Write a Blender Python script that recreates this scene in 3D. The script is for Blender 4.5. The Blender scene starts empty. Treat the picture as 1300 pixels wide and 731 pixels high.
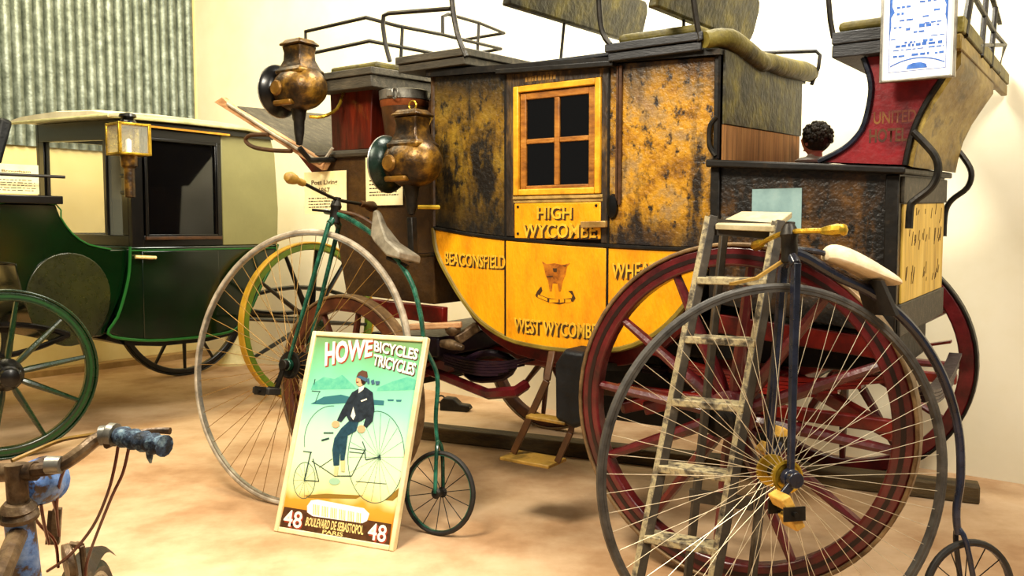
import bpy, math, random
from mathutils import Matrix, Vector
random.seed(7)
S = bpy.context.scene
COL = S.collection
PI = math.pi
sin, cos = math.sin, math.cos

# ---------------------------------------------------------------- camera, world, lights
CAMH, PITCH, FPX = 1.2, 0.068, 1080.0
cd = bpy.data.cameras.new('camera'); cam = bpy.data.objects.new('camera', cd); COL.objects.link(cam)
cam.location = (0, 0, CAMH); cam.rotation_euler = (PI / 2 - PITCH, 0, 0)
cd.sensor_width = 36; cd.lens = FPX / 1300 * 36; cd.clip_start = 0.05
S.camera = cam
W = bpy.data.worlds.new('world'); S.world = W; W.use_nodes = True
bg = W.node_tree.nodes['Background']; bg.inputs[0].default_value = (1.0, 0.93, 0.80, 1); bg.inputs[1].default_value = 0.15
S.view_settings.view_transform = 'Standard'; S.view_settings.look = 'None'
S.view_settings.exposure = 0.35; S.view_settings.gamma = 1.0; S.view_settings.use_curve_mapping = False

def area(name, loc, target, size, power, col):
    l = bpy.data.lights.new(name, 'AREA'); l.energy = power; l.size = size; l.color = col
    o = bpy.data.objects.new(name, l); COL.objects.link(o); o.location = loc
    o.rotation_euler = (Vector(target) - Vector(loc)).to_track_quat('-Z', 'Y').to_euler()
    return o
area('ceiling_lamp_front', (-1.3, 1.5, 3.6), (-0.8, 2.9, 0.0), 0.9, 175, (1, 0.90, 0.72))
area('ceiling_lamp_right', (2.0, 0.9, 3.6), (0.6, 3.4, 0.9), 0.8, 120, (1, 0.92, 0.78))
area('ceiling_lamp_wall', (0.6, 4.0, 4.0), (0.3, 6.0, 1.9), 1.4, 210, (1, 0.95, 0.82))
area('ceiling_lamp_left', (-2.6, 4.6, 4.0), (-2.7, 6.8, 1.3), 1.2, 135, (1, 0.87, 0.56))

# ---------------------------------------------------------------- helpers
def lin(h):
    h = h.lstrip('#'); r = []
    for i in (0, 2, 4):
        c = int(h[i:i + 2], 16) / 255; r.append(c / 12.92 if c <= .04045 else ((c + .055) / 1.055) ** 2.4)
    return (*r, 1)

def mat(name, cols, rough=0.6, metal=0.0, scale=8.0, bump=0.15, stretch=(1, 1, 1), detail=6, fine=40.0, spec=0.4, coat=0.0, rvar=0.15):
    """noise driven colour ramp; cols = [(pos, hex), ...] or one hex"""
    m = bpy.data.materials.new(name); m.use_nodes = True
    nt = m.node_tree; N = nt.nodes; L = nt.links; b = N['Principled BSDF']
    if isinstance(cols, str): cols = [(0.0, cols), (1.0, cols)]
    tc = N.new('ShaderNodeTexCoord'); mp = N.new('ShaderNodeMapping'); mp.inputs['Scale'].default_value = stretch
    L.new(tc.outputs['Object'], mp.inputs[0])
    n = N.new('ShaderNodeTexNoise'); n.inputs['Scale'].default_value = scale; n.inputs['Detail'].default_value = detail
    n.inputs['Roughness'].default_value = 0.65; L.new(mp.outputs[0], n.inputs['Vector'])
    r = N.new('ShaderNodeValToRGB'); L.new(n.outputs[0], r.inputs[0])
    e = r.color_ramp.elements
    while len(e) < len(cols): e.new(0.5)
    for i, (p, c) in enumerate(cols): e[i].position = p; e[i].color = lin(c)
    L.new(r.outputs[0], b.inputs['Base Color'])
    b.inputs['Metallic'].default_value = metal; b.inputs['Specular IOR Level'].default_value = spec
    b.inputs['Coat Weight'].default_value = coat; b.inputs['Coat Roughness'].default_value = 0.15
    n2 = N.new('ShaderNodeTexNoise'); n2.inputs['Scale'].default_value = fine; n2.inputs['Detail'].default_value = 4
    L.new(mp.outputs[0], n2.inputs['Vector'])
    mr = N.new('ShaderNodeMapRange'); mr.inputs[3].default_value = max(0.03, rough - rvar); mr.inputs[4].default_value = min(1, rough + rvar)
    L.new(n2.outputs[0], mr.inputs[0]); L.new(mr.outputs[0], b.inputs['Roughness'])
    if bump:
        bp = N.new('ShaderNodeBump'); bp.inputs['Strength'].default_value = bump; bp.inputs['Distance'].default_value = 0.01
        L.new(n2.outputs[0], bp.inputs['Height']); L.new(bp.outputs[0], b.inputs['Normal'])
    return m

def glass(name, col, rough=0.02, alpha=0.3):
    m = bpy.data.materials.new(name); m.use_nodes = True
    b = m.node_tree.nodes['Principled BSDF']; b.inputs['Base Color'].default_value = lin(col)
    b.inputs['Roughness'].default_value = rough; b.inputs['Alpha'].default_value = alpha
    b.inputs['Specular IOR Level'].default_value = 0.6
    return m

class MB:
    """collects simple solids into one mesh"""
    def __init__(s): s.v = []; s.f = []
    def add(s, vs, fs):
        o = len(s.v); s.v += [tuple(map(float, p)) for p in vs]; s.f += [tuple(o + i for i in f) for f in fs]; return s
    def box(s, a, b):
        x0, y0, z0 = a; x1, y1, z1 = b
        return s.add([(x0, y0, z0), (x1, y0, z0), (x1, y1, z0), (x0, y1, z0), (x0, y0, z1), (x1, y0, z1), (x1, y1, z1), (x0, y1, z1)],
                     [(3, 2, 1, 0), (4, 5, 6, 7), (0, 1, 5, 4), (1, 2, 6, 5), (2, 3, 7, 6), (3, 0, 4, 7)])
    def beam(s, p, q, w, h, up=(0, 0, 1), w2=None, h2=None):
        p, q = Vector(p), Vector(q); d = (q - p).normalized(); u = Vector(up)
        if abs(d.dot(u)) > .98: u = Vector((1, 0, 0))
        a = d.cross(u).normalized(); c = a.cross(d).normalized()
        w2 = w if w2 is None else w2; h2 = h if h2 is None else h2; vs = []
        for o, ww, hh in ((p, w, h), (q, w2, h2)):
            for i, j in ((-1, -1), (1, -1), (1, 1), (-1, 1)): vs.append(o + a * i * ww / 2 + c * j * hh / 2)
        return s.add(vs, [(3, 2, 1, 0), (4, 5, 6, 7), (0, 1, 5, 4), (1, 2, 6, 5), (2, 3, 7, 6), (3, 0, 4, 7)])
    def prism(s, poly, a0, a1, axis='y'):
        """poly in the plane across axis, extruded between a0 and a1: y -> (x,z), x -> (y,z), z -> (x,y)"""
        n = len(poly)
        f = {'y': lambda p, t: (p[0], t, p[1]), 'x': lambda p, t: (t, p[0], p[1]), 'z': lambda p, t: (p[0], p[1], t)}[axis]
        vs = [f(p, a0) for p in poly] + [f(p, a1) for p in poly]
        fs = [tuple(range(n)), tuple(range(2 * n - 1, n - 1, -1))] + [(i, n + i, n + (i + 1) % n, (i + 1) % n) for i in range(n)]
        ar = sum(poly[i][0] * poly[(i + 1) % n][1] - poly[(i + 1) % n][0] * poly[i][1] for i in range(n))
        flip = (ar < 0) ^ (axis != 'y') ^ (a1 < a0)
        if flip: fs = [tuple(reversed(f_)) for f_ in fs]
        return s.add(vs, fs)
    def tube(s, pts, r, n=8, closed=False, smooth=0):
        P = [Vector(p) for p in pts]; R = list(r) if hasattr(r, '__len__') else [r] * len(P)
        if smooth:
            Q = []; RR = []; m = len(P)
            for i in range(m if closed else m - 1):
                g = lambda k: P[k % m] if closed else P[max(0, min(m - 1, k))]
                p0, p1, p2, p3 = g(i - 1), g(i), g(i + 1), g(i + 2)
                for k in range(smooth):
                    t = k / smooth
                    Q.append(.5 * ((2 * p1) + (p2 - p0) * t + (2 * p0 - 5 * p1 + 4 * p2 - p3) * t * t + (3 * p1 - p0 - 3 * p2 + p3) * t ** 3))
                    RR.append(R[i] + (R[(i + 1) % m] - R[i]) * t)
            if not closed: Q.append(P[-1]); RR.append(R[-1])
            P, R = Q, RR
        m = len(P); vs = []; u = None
        for i in range(m):
            a = P[(i - 1) % m] if (closed or i) else P[0]; b = P[(i + 1) % m] if (closed or i < m - 1) else P[-1]
            d = (b - a).normalized()
            if u is None:
                u = Vector((0, 0, 1)) if abs(d.z) < .9 else Vector((1, 0, 0))
            u = (u - d * u.dot(d)).normalized(); w = d.cross(u)
            for k in range(n):
                t = 2 * PI * k / n; vs.append(P[i] + (u * cos(t) + w * sin(t)) * R[i])
        fs = []
        for i in range(m if closed else m - 1):
            j = (i + 1) % m
            for k in range(n):
                l = (k + 1) % n; fs.append((i * n + k, i * n + l, j * n + l, j * n + k))
        if not closed: fs += [tuple(range(n - 1, -1, -1)), tuple((m - 1) * n + k for k in range(n))]
        return s.add(vs, fs)
    def lathe(s, prof, o=(0, 0, 0), d=(0, 0, 1), n=24):
        """prof = [(r, h)] along direction d from o"""
        o, d = Vector(o), Vector(d).normalized(); u = Vector((1, 0, 0)) if abs(d.x) < .9 else Vector((0, 1, 0))
        u = (u - d * u.dot(d)).normalized(); w = d.cross(u); vs = []; fs = []
        for r, h in prof:
            for k in range(n):
                t = 2 * PI * k / n; vs.append(o + d * h + (u * cos(t) + w * sin(t)) * max(r, 1e-4))
        for i in range(len(prof) - 1):
            for k in range(n):
                l = (k + 1) % n; fs.append((i * n + k, i * n + l, (i + 1) * n + l, (i + 1) * n + k))
        fs += [tuple(range(n - 1, -1, -1)), tuple((len(prof) - 1) * n + k for k in range(n))]
        return s.add(vs, fs)
    def ring(s, c, d, ro, ri, w, n=64):
        """flat-sided ring about axis d, width w"""
        c, d = Vector(c), Vector(d).normalized(); u = Vector((0, 0, 1)) if abs(d.z) < .9 else Vector((1, 0, 0))
        u = (u - d * u.dot(d)).normalized(); e = d.cross(u); vs = []; fs = []
        for k in range(n):
            t = 2 * PI * k / n; q = u * cos(t) + e * sin(t)
            for r, h in ((ro, -w / 2), (ro, w / 2), (ri, w / 2), (ri, -w / 2)): vs.append(c + q * r + d * h)
        for k in range(n):
            l = (k + 1) % n
            for i in range(4):
                j = (i + 1) % 4; fs.append((k * 4 + i, l * 4 + i, l * 4 + j, k * 4 + j))
        return s.add(vs, fs)
    def torus(s, c, d, R, r, n=64, m=8):
        c, d = Vector(c), Vector(d).normalized(); u = Vector((0, 0, 1)) if abs(d.z) < .9 else Vector((1, 0, 0))
        u = (u - d * u.dot(d)).normalized(); e = d.cross(u)
        return s.tube([c + (u * cos(2 * PI * k / n) + e * sin(2 * PI * k / n)) * R for k in range(n)], r, m, True)
    def loft(s, secs):
        """secs: lists of equal length point rings"""
        n = len(secs[0]); vs = [p for q in secs for p in q]; fs = []
        for i in range(len(secs) - 1):
            for k in range(n):
                l = (k + 1) % n; fs.append((i * n + k, i * n + l, (i + 1) * n + l, (i + 1) * n + k))
        fs += [tuple(range(n - 1, -1, -1)), tuple((len(secs) - 1) * n + k for k in range(n))]
        return s.add(vs, fs)
    def ball(s, c, r, n=16, m=10, sc=(1, 1, 1)):
        vs = []; fs = []
        for i in range(m + 1):
            a = PI * i / m
            for k in range(n):
                t = 2 * PI * k / n
                vs.append((c[0] + r * sc[0] * sin(a) * cos(t), c[1] + r * sc[1] * sin(a) * sin(t), c[2] + r * sc[2] * cos(a)))
        for i in range(m):
            for k in range(n):
                l = (k + 1) % n; fs.append((i * n + k, (i + 1) * n + k, (i + 1) * n + l, i * n + l))
        return s.add(vs, fs)
    def warp(s, fn): s.v = [tuple(fn(*p)) for p in s.v]; return s
    def mesh(s, name, m):
        me = bpy.data.meshes.new(name); me.from_pydata(s.v, [], s.f); me.materials.append(m)
        me.polygons.foreach_set('use_smooth', [True] * len(me.polygons)); me.set_sharp_from_angle(angle=0.62)
        me.update(); return me

def link(name, me, parent=None, loc=(0, 0, 0), rot=(0, 0, 0), bevel=0):
    o = bpy.data.objects.new(name, me); COL.objects.link(o)
    if parent: o.parent = parent
    o.location = loc; o.rotation_euler = rot
    if bevel:
        b = o.modifiers.new('bevel', 'BEVEL'); b.width = bevel; b.segments = 2; b.limit_method = 'ANGLE'
    return o
def obj(name, mb, m, parent=None, loc=(0, 0, 0), rot=(0, 0, 0), bevel=0):
    return link(name, mb.mesh(name, m), parent, loc, rot, bevel)
def tag(o, label, cat=None, group=None, kind=None):
    if label: o['label'] = label
    if cat: o['category'] = cat
    if group: o['group'] = group
    if kind: o['kind'] = kind
    return o
def thing(name, label, cat, loc=(0, 0, 0), rot=(0, 0, 0), group=None):
    o = bpy.data.objects.new(name, None); COL.objects.link(o); o.location = loc; o.rotation_euler = rot
    o.empty_display_size = 0.1
    return tag(o, label, cat, group)
def frame(loc, rot): return Matrix.LocRotScale(Vector(loc), __import__('mathutils').Euler(rot).to_quaternion(), None)

def hit(M, px, py, ax, val):
    """where the photograph's pixel lies on a plane of a thing's own frame (used to measure real sizes)"""
    u = (px - 650) / FPX; v = -(py - 365.5) / FPX
    d = Vector((u, cos(PITCH) + v * sin(PITCH), -sin(PITCH) + v * cos(PITCH)))
    I = M.inverted(); o = I @ Vector((0, 0, CAMH)); d = I.to_3x3() @ d
    p = o + d * ((val - o[ax]) / d[ax]); p[ax] = val
    return p

_txt = {}
def text_mesh(s, ext=0.0, bold=0.0):
    c = bpy.data.curves.new('t', 'FONT'); c.body = s; c.extrude = ext; c.offset = bold; c.resolution_u = 3
    o = bpy.data.objects.new('t', c); COL.objects.link(o)
    dg = bpy.context.evaluated_depsgraph_get(); me = bpy.data.meshes.new_from_object(o.evaluated_get(dg))
    bpy.data.objects.remove(o); bpy.data.curves.remove(c)
    return me
def text(name, s, m, parent, x0, x1, z0, z1, y, bold=0.012, ext=0.002, slope=0.0, arc=0.0, shear=0.0):
    """raised or printed lettering on a face that looks towards -y, fitted into x0..x1, z0..z1"""
    me = text_mesh(s, 0.02 if ext else 0.0, bold)
    xs = [v.co.x for v in me.vertices]; ys = [v.co.y for v in me.vertices]
    a0, a1, b0, b1 = min(xs), max(xs), min(ys), max(ys)
    for v in me.vertices:
        t = (v.co.x - a0) / (a1 - a0); w = (v.co.y - b0) / (b1 - b0)
        x = x0 + (x1 - x0) * t + shear * w; z = z0 + (z1 - z0) * w + slope * t - arc * (1 - (2 * t - 1) ** 2)
        v.co = (x, y - (v.co.z / 0.02) * ext if ext else y, z)
    me.materials.clear(); me.materials.append(m); me.name = name
    return link(name, me, parent)
def lines(name, m, parent, x0, x1, rows, y, seed=1, gap=0.012, word=(0.02, 0.06)):
    """rows of small printed strokes too small to read; rows = [(z, height, left, right)]"""
    rng = random.Random(seed); mb = MB()
    for z, h, l, r in rows:
        x = x0 + (x1 - x0) * l; e = x0 + (x1 - x0) * r
        while x < e:
            w = min(rng.uniform(*word), e - x); mb.box((x, y - .0006, z), (x + w, y, z + h * rng.uniform(.75, 1))); x += w + gap * rng.uniform(.5, 1.2)
    return tag(obj(name, mb, m, parent), None, kind='stuff')

# ---------------------------------------------------------------- materials
M_black = mat('black_paint', [(0.35, '#070605'), (0.58, '#14100b'), (0.72, '#352919')], 0.5, scale=14, spec=0.25)
M_iron = mat('dark_iron', [(0.35, '#14120f'), (0.7, '#2b261f')], 0.45, 0.5, scale=20)
def weathered(name, ground, stain, band_tone, crack_col, stain_lo, band_top=None, z0=1.6, z1=1.85, zb=None):
    """old paint: mottled ground colour, drip stains stretched down the panel, fine craquelure, darker towards its top and bottom"""
    m = mat(name, ground, 0.42, scale=7, bump=0.45, detail=10, fine=70, coat=0.15)
    nt = m.node_tree; N = nt.nodes; L = nt.links; b = N['Principled BSDF']
    tc = N['Texture Coordinate']; cur = b.inputs['Base Color'].links[0].from_socket
    def mix(fac, col, src):
        x = N.new('ShaderNodeMix'); x.data_type = 'RGBA'; L.new(fac, x.inputs[0]); L.new(src, x.inputs[6]); x.inputs[7].default_value = lin(col); return x.outputs[2]
    def noise(sc, stretch, lo, hi, det=8):
        mp = N.new('ShaderNodeMapping'); mp.inputs['Scale'].default_value = stretch; L.new(tc.outputs['Object'], mp.inputs[0])
        n = N.new('ShaderNodeTexNoise'); n.inputs['Scale'].default_value = sc; n.inputs['Detail'].default_value = det; n.inputs['Roughness'].default_value = .7; L.new(mp.outputs[0], n.inputs['Vector'])
        r = N.new('ShaderNodeMapRange'); r.inputs[1].default_value = lo; r.inputs[2].default_value = hi; L.new(n.outputs[0], r.inputs[0]); return r.outputs[0]
    cur = mix(noise(6, (1.5, 1, .55), stain_lo, stain_lo + .13), stain, cur)
    cur = mix(noise(24, (1, 1, .7), .53, .62), crack_col, cur)
    vo = N.new('ShaderNodeTexVoronoi'); vo.feature = 'DISTANCE_TO_EDGE'; vo.inputs['Scale'].default_value = 34
    wn = N.new('ShaderNodeTexNoise'); wn.inputs['Scale'].default_value = 9; wn.inputs['Detail'].default_value = 5; L.new(tc.outputs['Object'], wn.inputs['Vector'])
    wa = N.new('ShaderNodeVectorMath'); wa.operation = 'MULTIPLY_ADD'; wa.inputs[1].default_value = (.22, .22, .22); L.new(wn.outputs['Color'], wa.inputs[0]); L.new(tc.outputs['Object'], wa.inputs[2]); L.new(wa.outputs[0], vo.inputs['Vector'])
    r = N.new('ShaderNodeMapRange'); r.inputs[1].default_value = 0.0; r.inputs[2].default_value = .035; r.inputs[3].default_value = .32; r.inputs[4].default_value = 0; L.new(vo.outputs['Distance'], r.inputs[0])
    cur = mix(r.outputs[0], crack_col, cur)
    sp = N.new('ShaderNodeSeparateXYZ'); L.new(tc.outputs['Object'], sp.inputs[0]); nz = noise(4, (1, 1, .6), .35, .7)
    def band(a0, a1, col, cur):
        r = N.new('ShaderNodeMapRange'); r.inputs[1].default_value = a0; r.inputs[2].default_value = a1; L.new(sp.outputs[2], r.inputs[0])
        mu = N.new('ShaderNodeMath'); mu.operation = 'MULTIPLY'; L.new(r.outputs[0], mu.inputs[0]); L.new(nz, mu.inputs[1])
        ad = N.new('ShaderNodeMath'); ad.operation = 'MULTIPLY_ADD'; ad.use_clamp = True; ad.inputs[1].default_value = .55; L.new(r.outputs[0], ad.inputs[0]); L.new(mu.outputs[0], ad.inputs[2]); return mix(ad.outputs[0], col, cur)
    cur = band(z0, z1, band_tone, cur)
    if zb: cur = band(zb[0], zb[1], band_tone, cur)
    L.new(cur, b.inputs['Base Color']); return m
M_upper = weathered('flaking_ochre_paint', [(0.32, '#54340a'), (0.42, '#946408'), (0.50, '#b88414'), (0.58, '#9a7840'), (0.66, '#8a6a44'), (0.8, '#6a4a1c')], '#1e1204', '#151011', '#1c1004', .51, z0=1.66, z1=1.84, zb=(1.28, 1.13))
M_upperd = weathered('dark_ochre_paint', [(0.3, '#3a2608'), (0.5, '#7a5a10'), (0.62, '#8a6c1c'), (0.75, '#54400e')], '#120c05', '#0c0906', '#0e0904', .46, z0=1.66, z1=1.86, zb=(1.45, 1.2))
M_yellow = mat('yellow_coach_paint', [(0.25, '#b06a02'), (0.45, '#dc9004'), (0.7, '#eea606'), (0.85, '#b87004')], 0.42, scale=5, bump=0.3, detail=8, fine=70, stretch=(1.6, 1, 0.6))
M_gold = mat('gilded_wood', [(0.3, '#a06810'), (0.55, '#e0a020'), (0.8, '#f2c24a')], 0.4, scale=9, fine=60)
M_sash = mat('tan_sash_wood', [(0.3, '#5c3208'), (0.55, '#9a6018'), (0.8, '#b98434')], 0.5, scale=10, stretch=(1, 1, 3))
M_letter = mat('faded_gold_lettering', [(0.3, '#b8860e'), (0.6, '#e2b032')], 0.45, scale=20)
M_shadow = mat('brown_letter_shade', '#3a2304', 0.6, bump=0)
M_red = mat('dark_red_paint', [(0.3, '#2c0503'), (0.5, '#640f08'), (0.7, '#8a1c10'), (0.85, '#8e4030')], 0.35, scale=7, fine=50, coat=0.3)
M_red2 = mat('maroon_wheel_paint', [(0.3, '#220406'), (0.5, '#4e0b0f'), (0.68, '#64161a'), (0.85, '#7c3a2c')], 0.35, scale=9, fine=60, coat=0.4)
M_crim = mat('crimson_panel', [(0.3, '#2c0409'), (0.44, '#640b13'), (0.56, '#7e131b'), (0.7, '#742020'), (0.85, '#3a0e0b')], 0.42, scale=6, fine=60)
M_mahog = mat('mahogany', [(0.3, '#260803'), (0.55, '#541506'), (0.8, '#76280c')], 0.35, scale=6, stretch=(4, 4, .6), coat=0.3)
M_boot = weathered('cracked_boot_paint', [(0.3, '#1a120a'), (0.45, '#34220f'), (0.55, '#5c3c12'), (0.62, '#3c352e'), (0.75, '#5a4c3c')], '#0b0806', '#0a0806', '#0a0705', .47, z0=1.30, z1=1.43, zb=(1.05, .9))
M_fboot = mat('brown_boot_panel', [(0.3, '#1e1206'), (0.5, '#3c260c'), (0.7, '#54380f'), (0.85, '#2a1a08')], 0.5, scale=6, bump=0.4, detail=8)
M_greyw = mat('weathered_grey_board', [(0.3, '#221f18'), (0.55, '#403a2e'), (0.8, '#655b48')], 0.6, scale=6, stretch=(1, 6, 6), bump=0.3)
M_slate = mat('slate_painted_board', [(0.3, '#15161a'), (0.55, '#282a2e'), (0.8, '#45444a')], 0.5, scale=6, stretch=(1, 5, 5), bump=0.25)
M_olive = mat('olive_tarpaulin', [(0.36, '#100e04'), (0.48, '#2c270a'), (0.58, '#4a4210'), (0.68, '#6a5e18'), (0.8, '#1c1907')], 0.55, scale=7, bump=0.5, detail=9)
M_olive2 = mat('olive_cushion', [(0.3, '#2a250a'), (0.5, '#5a5018'), (0.75, '#857830')], 0.6, scale=9, bump=0.5)
M_hess = mat('tan_hessian', [(0.3, '#5c3a14'), (0.55, '#946430'), (0.8, '#b08448')], 0.8, scale=5, stretch=(1, 9, .6), bump=0.4)
M_tan = mat('bare_tan_wood', [(0.3, '#6e5018'), (0.5, '#97742c'), (0.62, '#58420f'), (0.8, '#b4924a')], 0.55, scale=4, stretch=(1, 1, .7), bump=0.3)
M_oboard = mat('olive_bare_board', [(0.34, '#3c2f0a'), (0.46, '#7a6220'), (0.55, '#96803a'), (0.62, '#4e3c0e'), (0.74, '#c0a464'), (0.85, '#5c4a14')], 0.55, scale=3.4, stretch=(1.6, .35, 1), bump=0.3, detail=8)
M_cream = mat('yellowed_cream_panel', [(0.3, '#a8842a'), (0.55, '#d6b24e'), (0.8, '#e0c470')], 0.55, scale=5, stretch=(1, 3, .5))
M_pink = mat('pinkish_bare_plank', [(0.3, '#8a5a34'), (0.55, '#c8986a'), (0.8, '#dcb48a')], 0.6, scale=6, stretch=(1, 5, 5))
M_brass = mat('tarnished_brass', [(0.36, '#120a03'), (0.46, '#2e1d07'), (0.54, '#54390c'), (0.64, '#866018'), (0.76, '#241706')], 0.38, 0.35, scale=9, fine=40, bump=0.3, detail=9)
M_brass2 = mat('bright_brass', [(0.3, '#8a6a14'), (0.6, '#d2ac38')], 0.3, 0.8, scale=12)
M_gear = mat('purple_black_gear', [(0.3, '#120a10'), (0.55, '#2a1626'), (0.8, '#3c2420')], 0.4, 0.3, scale=8)
M_brassm = mat('dull_brass', [(0.3, '#4a300c'), (0.6, '#8a6220'), (0.85, '#a87c34')], 0.4, 0.4, scale=14)
M_tyre_i = mat('worn_iron_tyre', [(0.3, '#4a3620'), (0.55, '#7d6444'), (0.8, '#a08660')], 0.5, 0.3, scale=14)
M_silver = mat('dull_silver', [(0.3, '#6c6a62'), (0.6, '#a8a498'), (0.8, '#d0ccc0')], 0.35, 0.7, scale=14)
M_rubber_l = mat('pale_solid_rubber', [(0.3, '#6a5f50'), (0.55, '#a89c88'), (0.8, '#cabfac')], 0.55, scale=14)
M_rubber = mat('black_rubber', [(0.3, '#0f0e0d'), (0.6, '#23201c'), (0.85, '#40392f')], 0.55, scale=16)
M_rubgrey = mat('grey_black_rubber', [(0.3, '#22201d'), (0.6, '#46423c'), (0.85, '#6a645a')], 0.5, scale=16)
M_spoke_g = mat('brassy_spoke', [(0.3, '#6a4c20'), (0.7, '#b08a48')], 0.4, 0.5, scale=20, bump=0)
M_spoke_w = mat('bright_spoke', [(0.3, '#a89878'), (0.7, '#e8dcc0')], 0.35, 0.4, scale=20, bump=0)
M_green_p = mat('teal_green_enamel', [(0.3, '#06241a'), (0.5, '#124634'), (0.66, '#2c705a'), (0.82, '#66a890')], 0.28, scale=14, coat=0.4)
M_bluebk = mat('blue_black_enamel', [(0.3, '#0a0c14'), (0.6, '#1a1f30'), (0.85, '#32384c')], 0.3, scale=10, coat=0.4)
M_green = mat('deep_green_coach_paint', [(0.3, '#010a02'), (0.6, '#021804'), (0.85, '#052408')], 0.16, scale=3, bump=0.02, coat=0.7, rvar=0.05)
M_gline = mat('bright_green_coachline', '#15521a', 0.4, bump=0)
M_gwheel = mat('green_wheel_paint', [(0.3, '#031406'), (0.6, '#072a0c'), (0.85, '#16481e')], 0.3, scale=9, coat=0.5)
M_arch = mat('olive_arch_panel', [(0.3, '#12140a'), (0.6, '#24260c'), (0.85, '#35340e')], 0.3, scale=3, coat=0.4)
M_quarter = mat('grey_olive_leather', [(0.3, '#6c6840'), (0.6, '#787448'), (0.85, '#827c50')], 0.4, scale=2, bump=0.05)
M_gblack = mat('gloss_black', [(0.3, '#040303'), (0.7, '#0c0a08')], 0.3, scale=6, bump=0.0, rvar=0.05, coat=0.15, spec=0.3)
M_roofw = mat('pale_roof_paint', [(0.3, '#b8ae90'), (0.6, '#dcd2b4'), (0.85, '#f0e8d0')], 0.35, scale=5, bump=0.05)
M_yrim = mat('yellow_green_rim', [(0.3, '#3c5410'), (0.6, '#5e7418'), (0.85, '#8a8a20')], 0.4, scale=5)
M_ytyre = mat('ochre_yellow_tyre', [(0.3, '#8a6a14'), (0.6, '#c09424'), (0.85, '#d4ac44')], 0.5, scale=5)
M_ladder = mat('paint_spattered_ladder', [(0.34, '#2a2418'), (0.45, '#6e6450'), (0.55, '#b0a27a'), (0.66, '#7c7058'), (0.8, '#d0c49c')], 0.6, scale=28, bump=0.3)
M_ladder_shade = mat('shaded_ladder_side', [(0.3, '#1c1812'), (0.6, '#3a3226'), (0.8, '#6a5f4c')], 0.6, scale=14)  # shadow side of the rails put into a darker wood colour
M_card = mat('cream_card', [(0.3, '#f0dc98'), (0.7, '#fbf0c0')], 0.7, bump=0)
M_ink = mat('brown_ink', '#4a3208', 0.8, bump=0)
M_ink2 = mat('dark_ink', '#221c10', 0.8, bump=0)
M_blue = mat('blue_print', [(0.3, '#1c4c9c'), (0.7, '#4a7cd0')], 0.7, bump=0, scale=40)
M_white = mat('white_paper', '#f6f6f4', 0.6, bump=0)
M_lead = mat('leather', [(0.3, '#241408'), (0.6, '#4a2c10'), (0.8, '#5e3a18')], 0.45, scale=10)
M_blk_leather = mat('black_leather', [(0.3, '#060708'), (0.6, '#131518'), (0.85, '#2c2e32')], 0.5, scale=10, bump=0.3, spec=0.2)
M_pane = glass('dark_window_glass', '#040405', 0.04, 0.93)
M_clear = glass('clear_glass', '#e8ead8', 0.03, 0.10)
M_void = mat('dark_interior', '#050403', 0.7, bump=0)
M_teal = mat('pale_blue_patch', [(0.3, '#5c7c80'), (0.6, '#86a4a4'), (0.85, '#a8bcb4')], 0.5, scale=6, bump=0.05)
M_saddle_g = mat('grey_worn_leather', [(0.3, '#4c4538'), (0.6, '#8a8270'), (0.85, '#aca492')], 0.5, scale=12)
M_saddle_w = mat('cream_worn_leather', [(0.3, '#b89a6a'), (0.6, '#e0ceac'), (0.85, '#f2e8d4')], 0.5, scale=9)
M_yblock = mat('yellow_rubber_block', [(0.3, '#8a6418'), (0.6, '#d0a244'), (0.85, '#e8c070')], 0.6, scale=20)
M_rust = mat('rusty_tube', [(0.3, '#241a10'), (0.5, '#54402a'), (0.7, '#7e684a'), (0.85, '#3a2a1a')], 0.45, 0.3, scale=22, bump=0.4)
M_bluewear = mat('chipped_blue_paint', [(0.34, '#2c1a10'), (0.45, '#4a3a30'), (0.50, '#4c74b4'), (0.62, '#7c9cd0'), (0.74, '#c0d0e4')], 0.4, scale=22, bump=0.2)
M_grip = mat('tattered_grip', [(0.35, '#0c1014'), (0.5, '#28384c'), (0.62, '#6a8494'), (0.75, '#a8b4b0')], 0.7, scale=60, bump=0.9)
M_cable = mat('red_brown_cable', '#5c1e0c', 0.4, bump=0)
M_timber = mat('dark_floor_timber', [(0.3, '#2a2010'), (0.6, '#5c4a2a'), (0.85, '#846c46')], 0.7, scale=4, stretch=(.6, 4, 4), bump=0.4)
M_hair = mat('dark_curly_hair', [(0.3, '#0c0803'), (0.6, '#2a1e08'), (0.85, '#5c4a14')], 0.6, scale=40, bump=1.0)
M_skin = mat('pink_skin', [(0.3, '#d08070'), (0.7, '#e8a08c')], 0.5, bump=0.02)
M_shirt = mat('white_shirt', '#d8d2c4', 0.7)

# ---------------------------------------------------------------- the room
def wall_material():
    m = mat('cream_wall', [(0.3, '#e6dcba'), (0.55, '#efe7cb'), (0.8, '#f4eed8')], 0.75, scale=1.2, bump=0.05, fine=14)
    return m
M_wall = wall_material()
M_wall2 = mat('yellow_ochre_wall', [(0.3, '#d8c078'), (0.6, '#e6d292'), (0.85, '#eedfaa')], 0.75, scale=1.5, bump=0.08, fine=20)
M_floor = mat('orange_concrete', [(0.28, '#8a6440'), (0.42, '#b08a64'), (0.56, '#caa984'), (0.75, '#dcc2a0')], 0.6, scale=1.3, bump=0.12, detail=10, fine=18, spec=0.3)
M_zinc = mat('galvanised_sheet', [(0.3, '#4a5146'), (0.5, '#6c7468'), (0.7, '#8c948a'), (0.85, '#5a6256')], 0.4, 0.35, scale=14, stretch=(1, 1, 1), fine=50, bump=0.3)
RC = (-3.0, 8.19); RA = math.radians(-38)          # room corner and direction of the back wall
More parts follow.
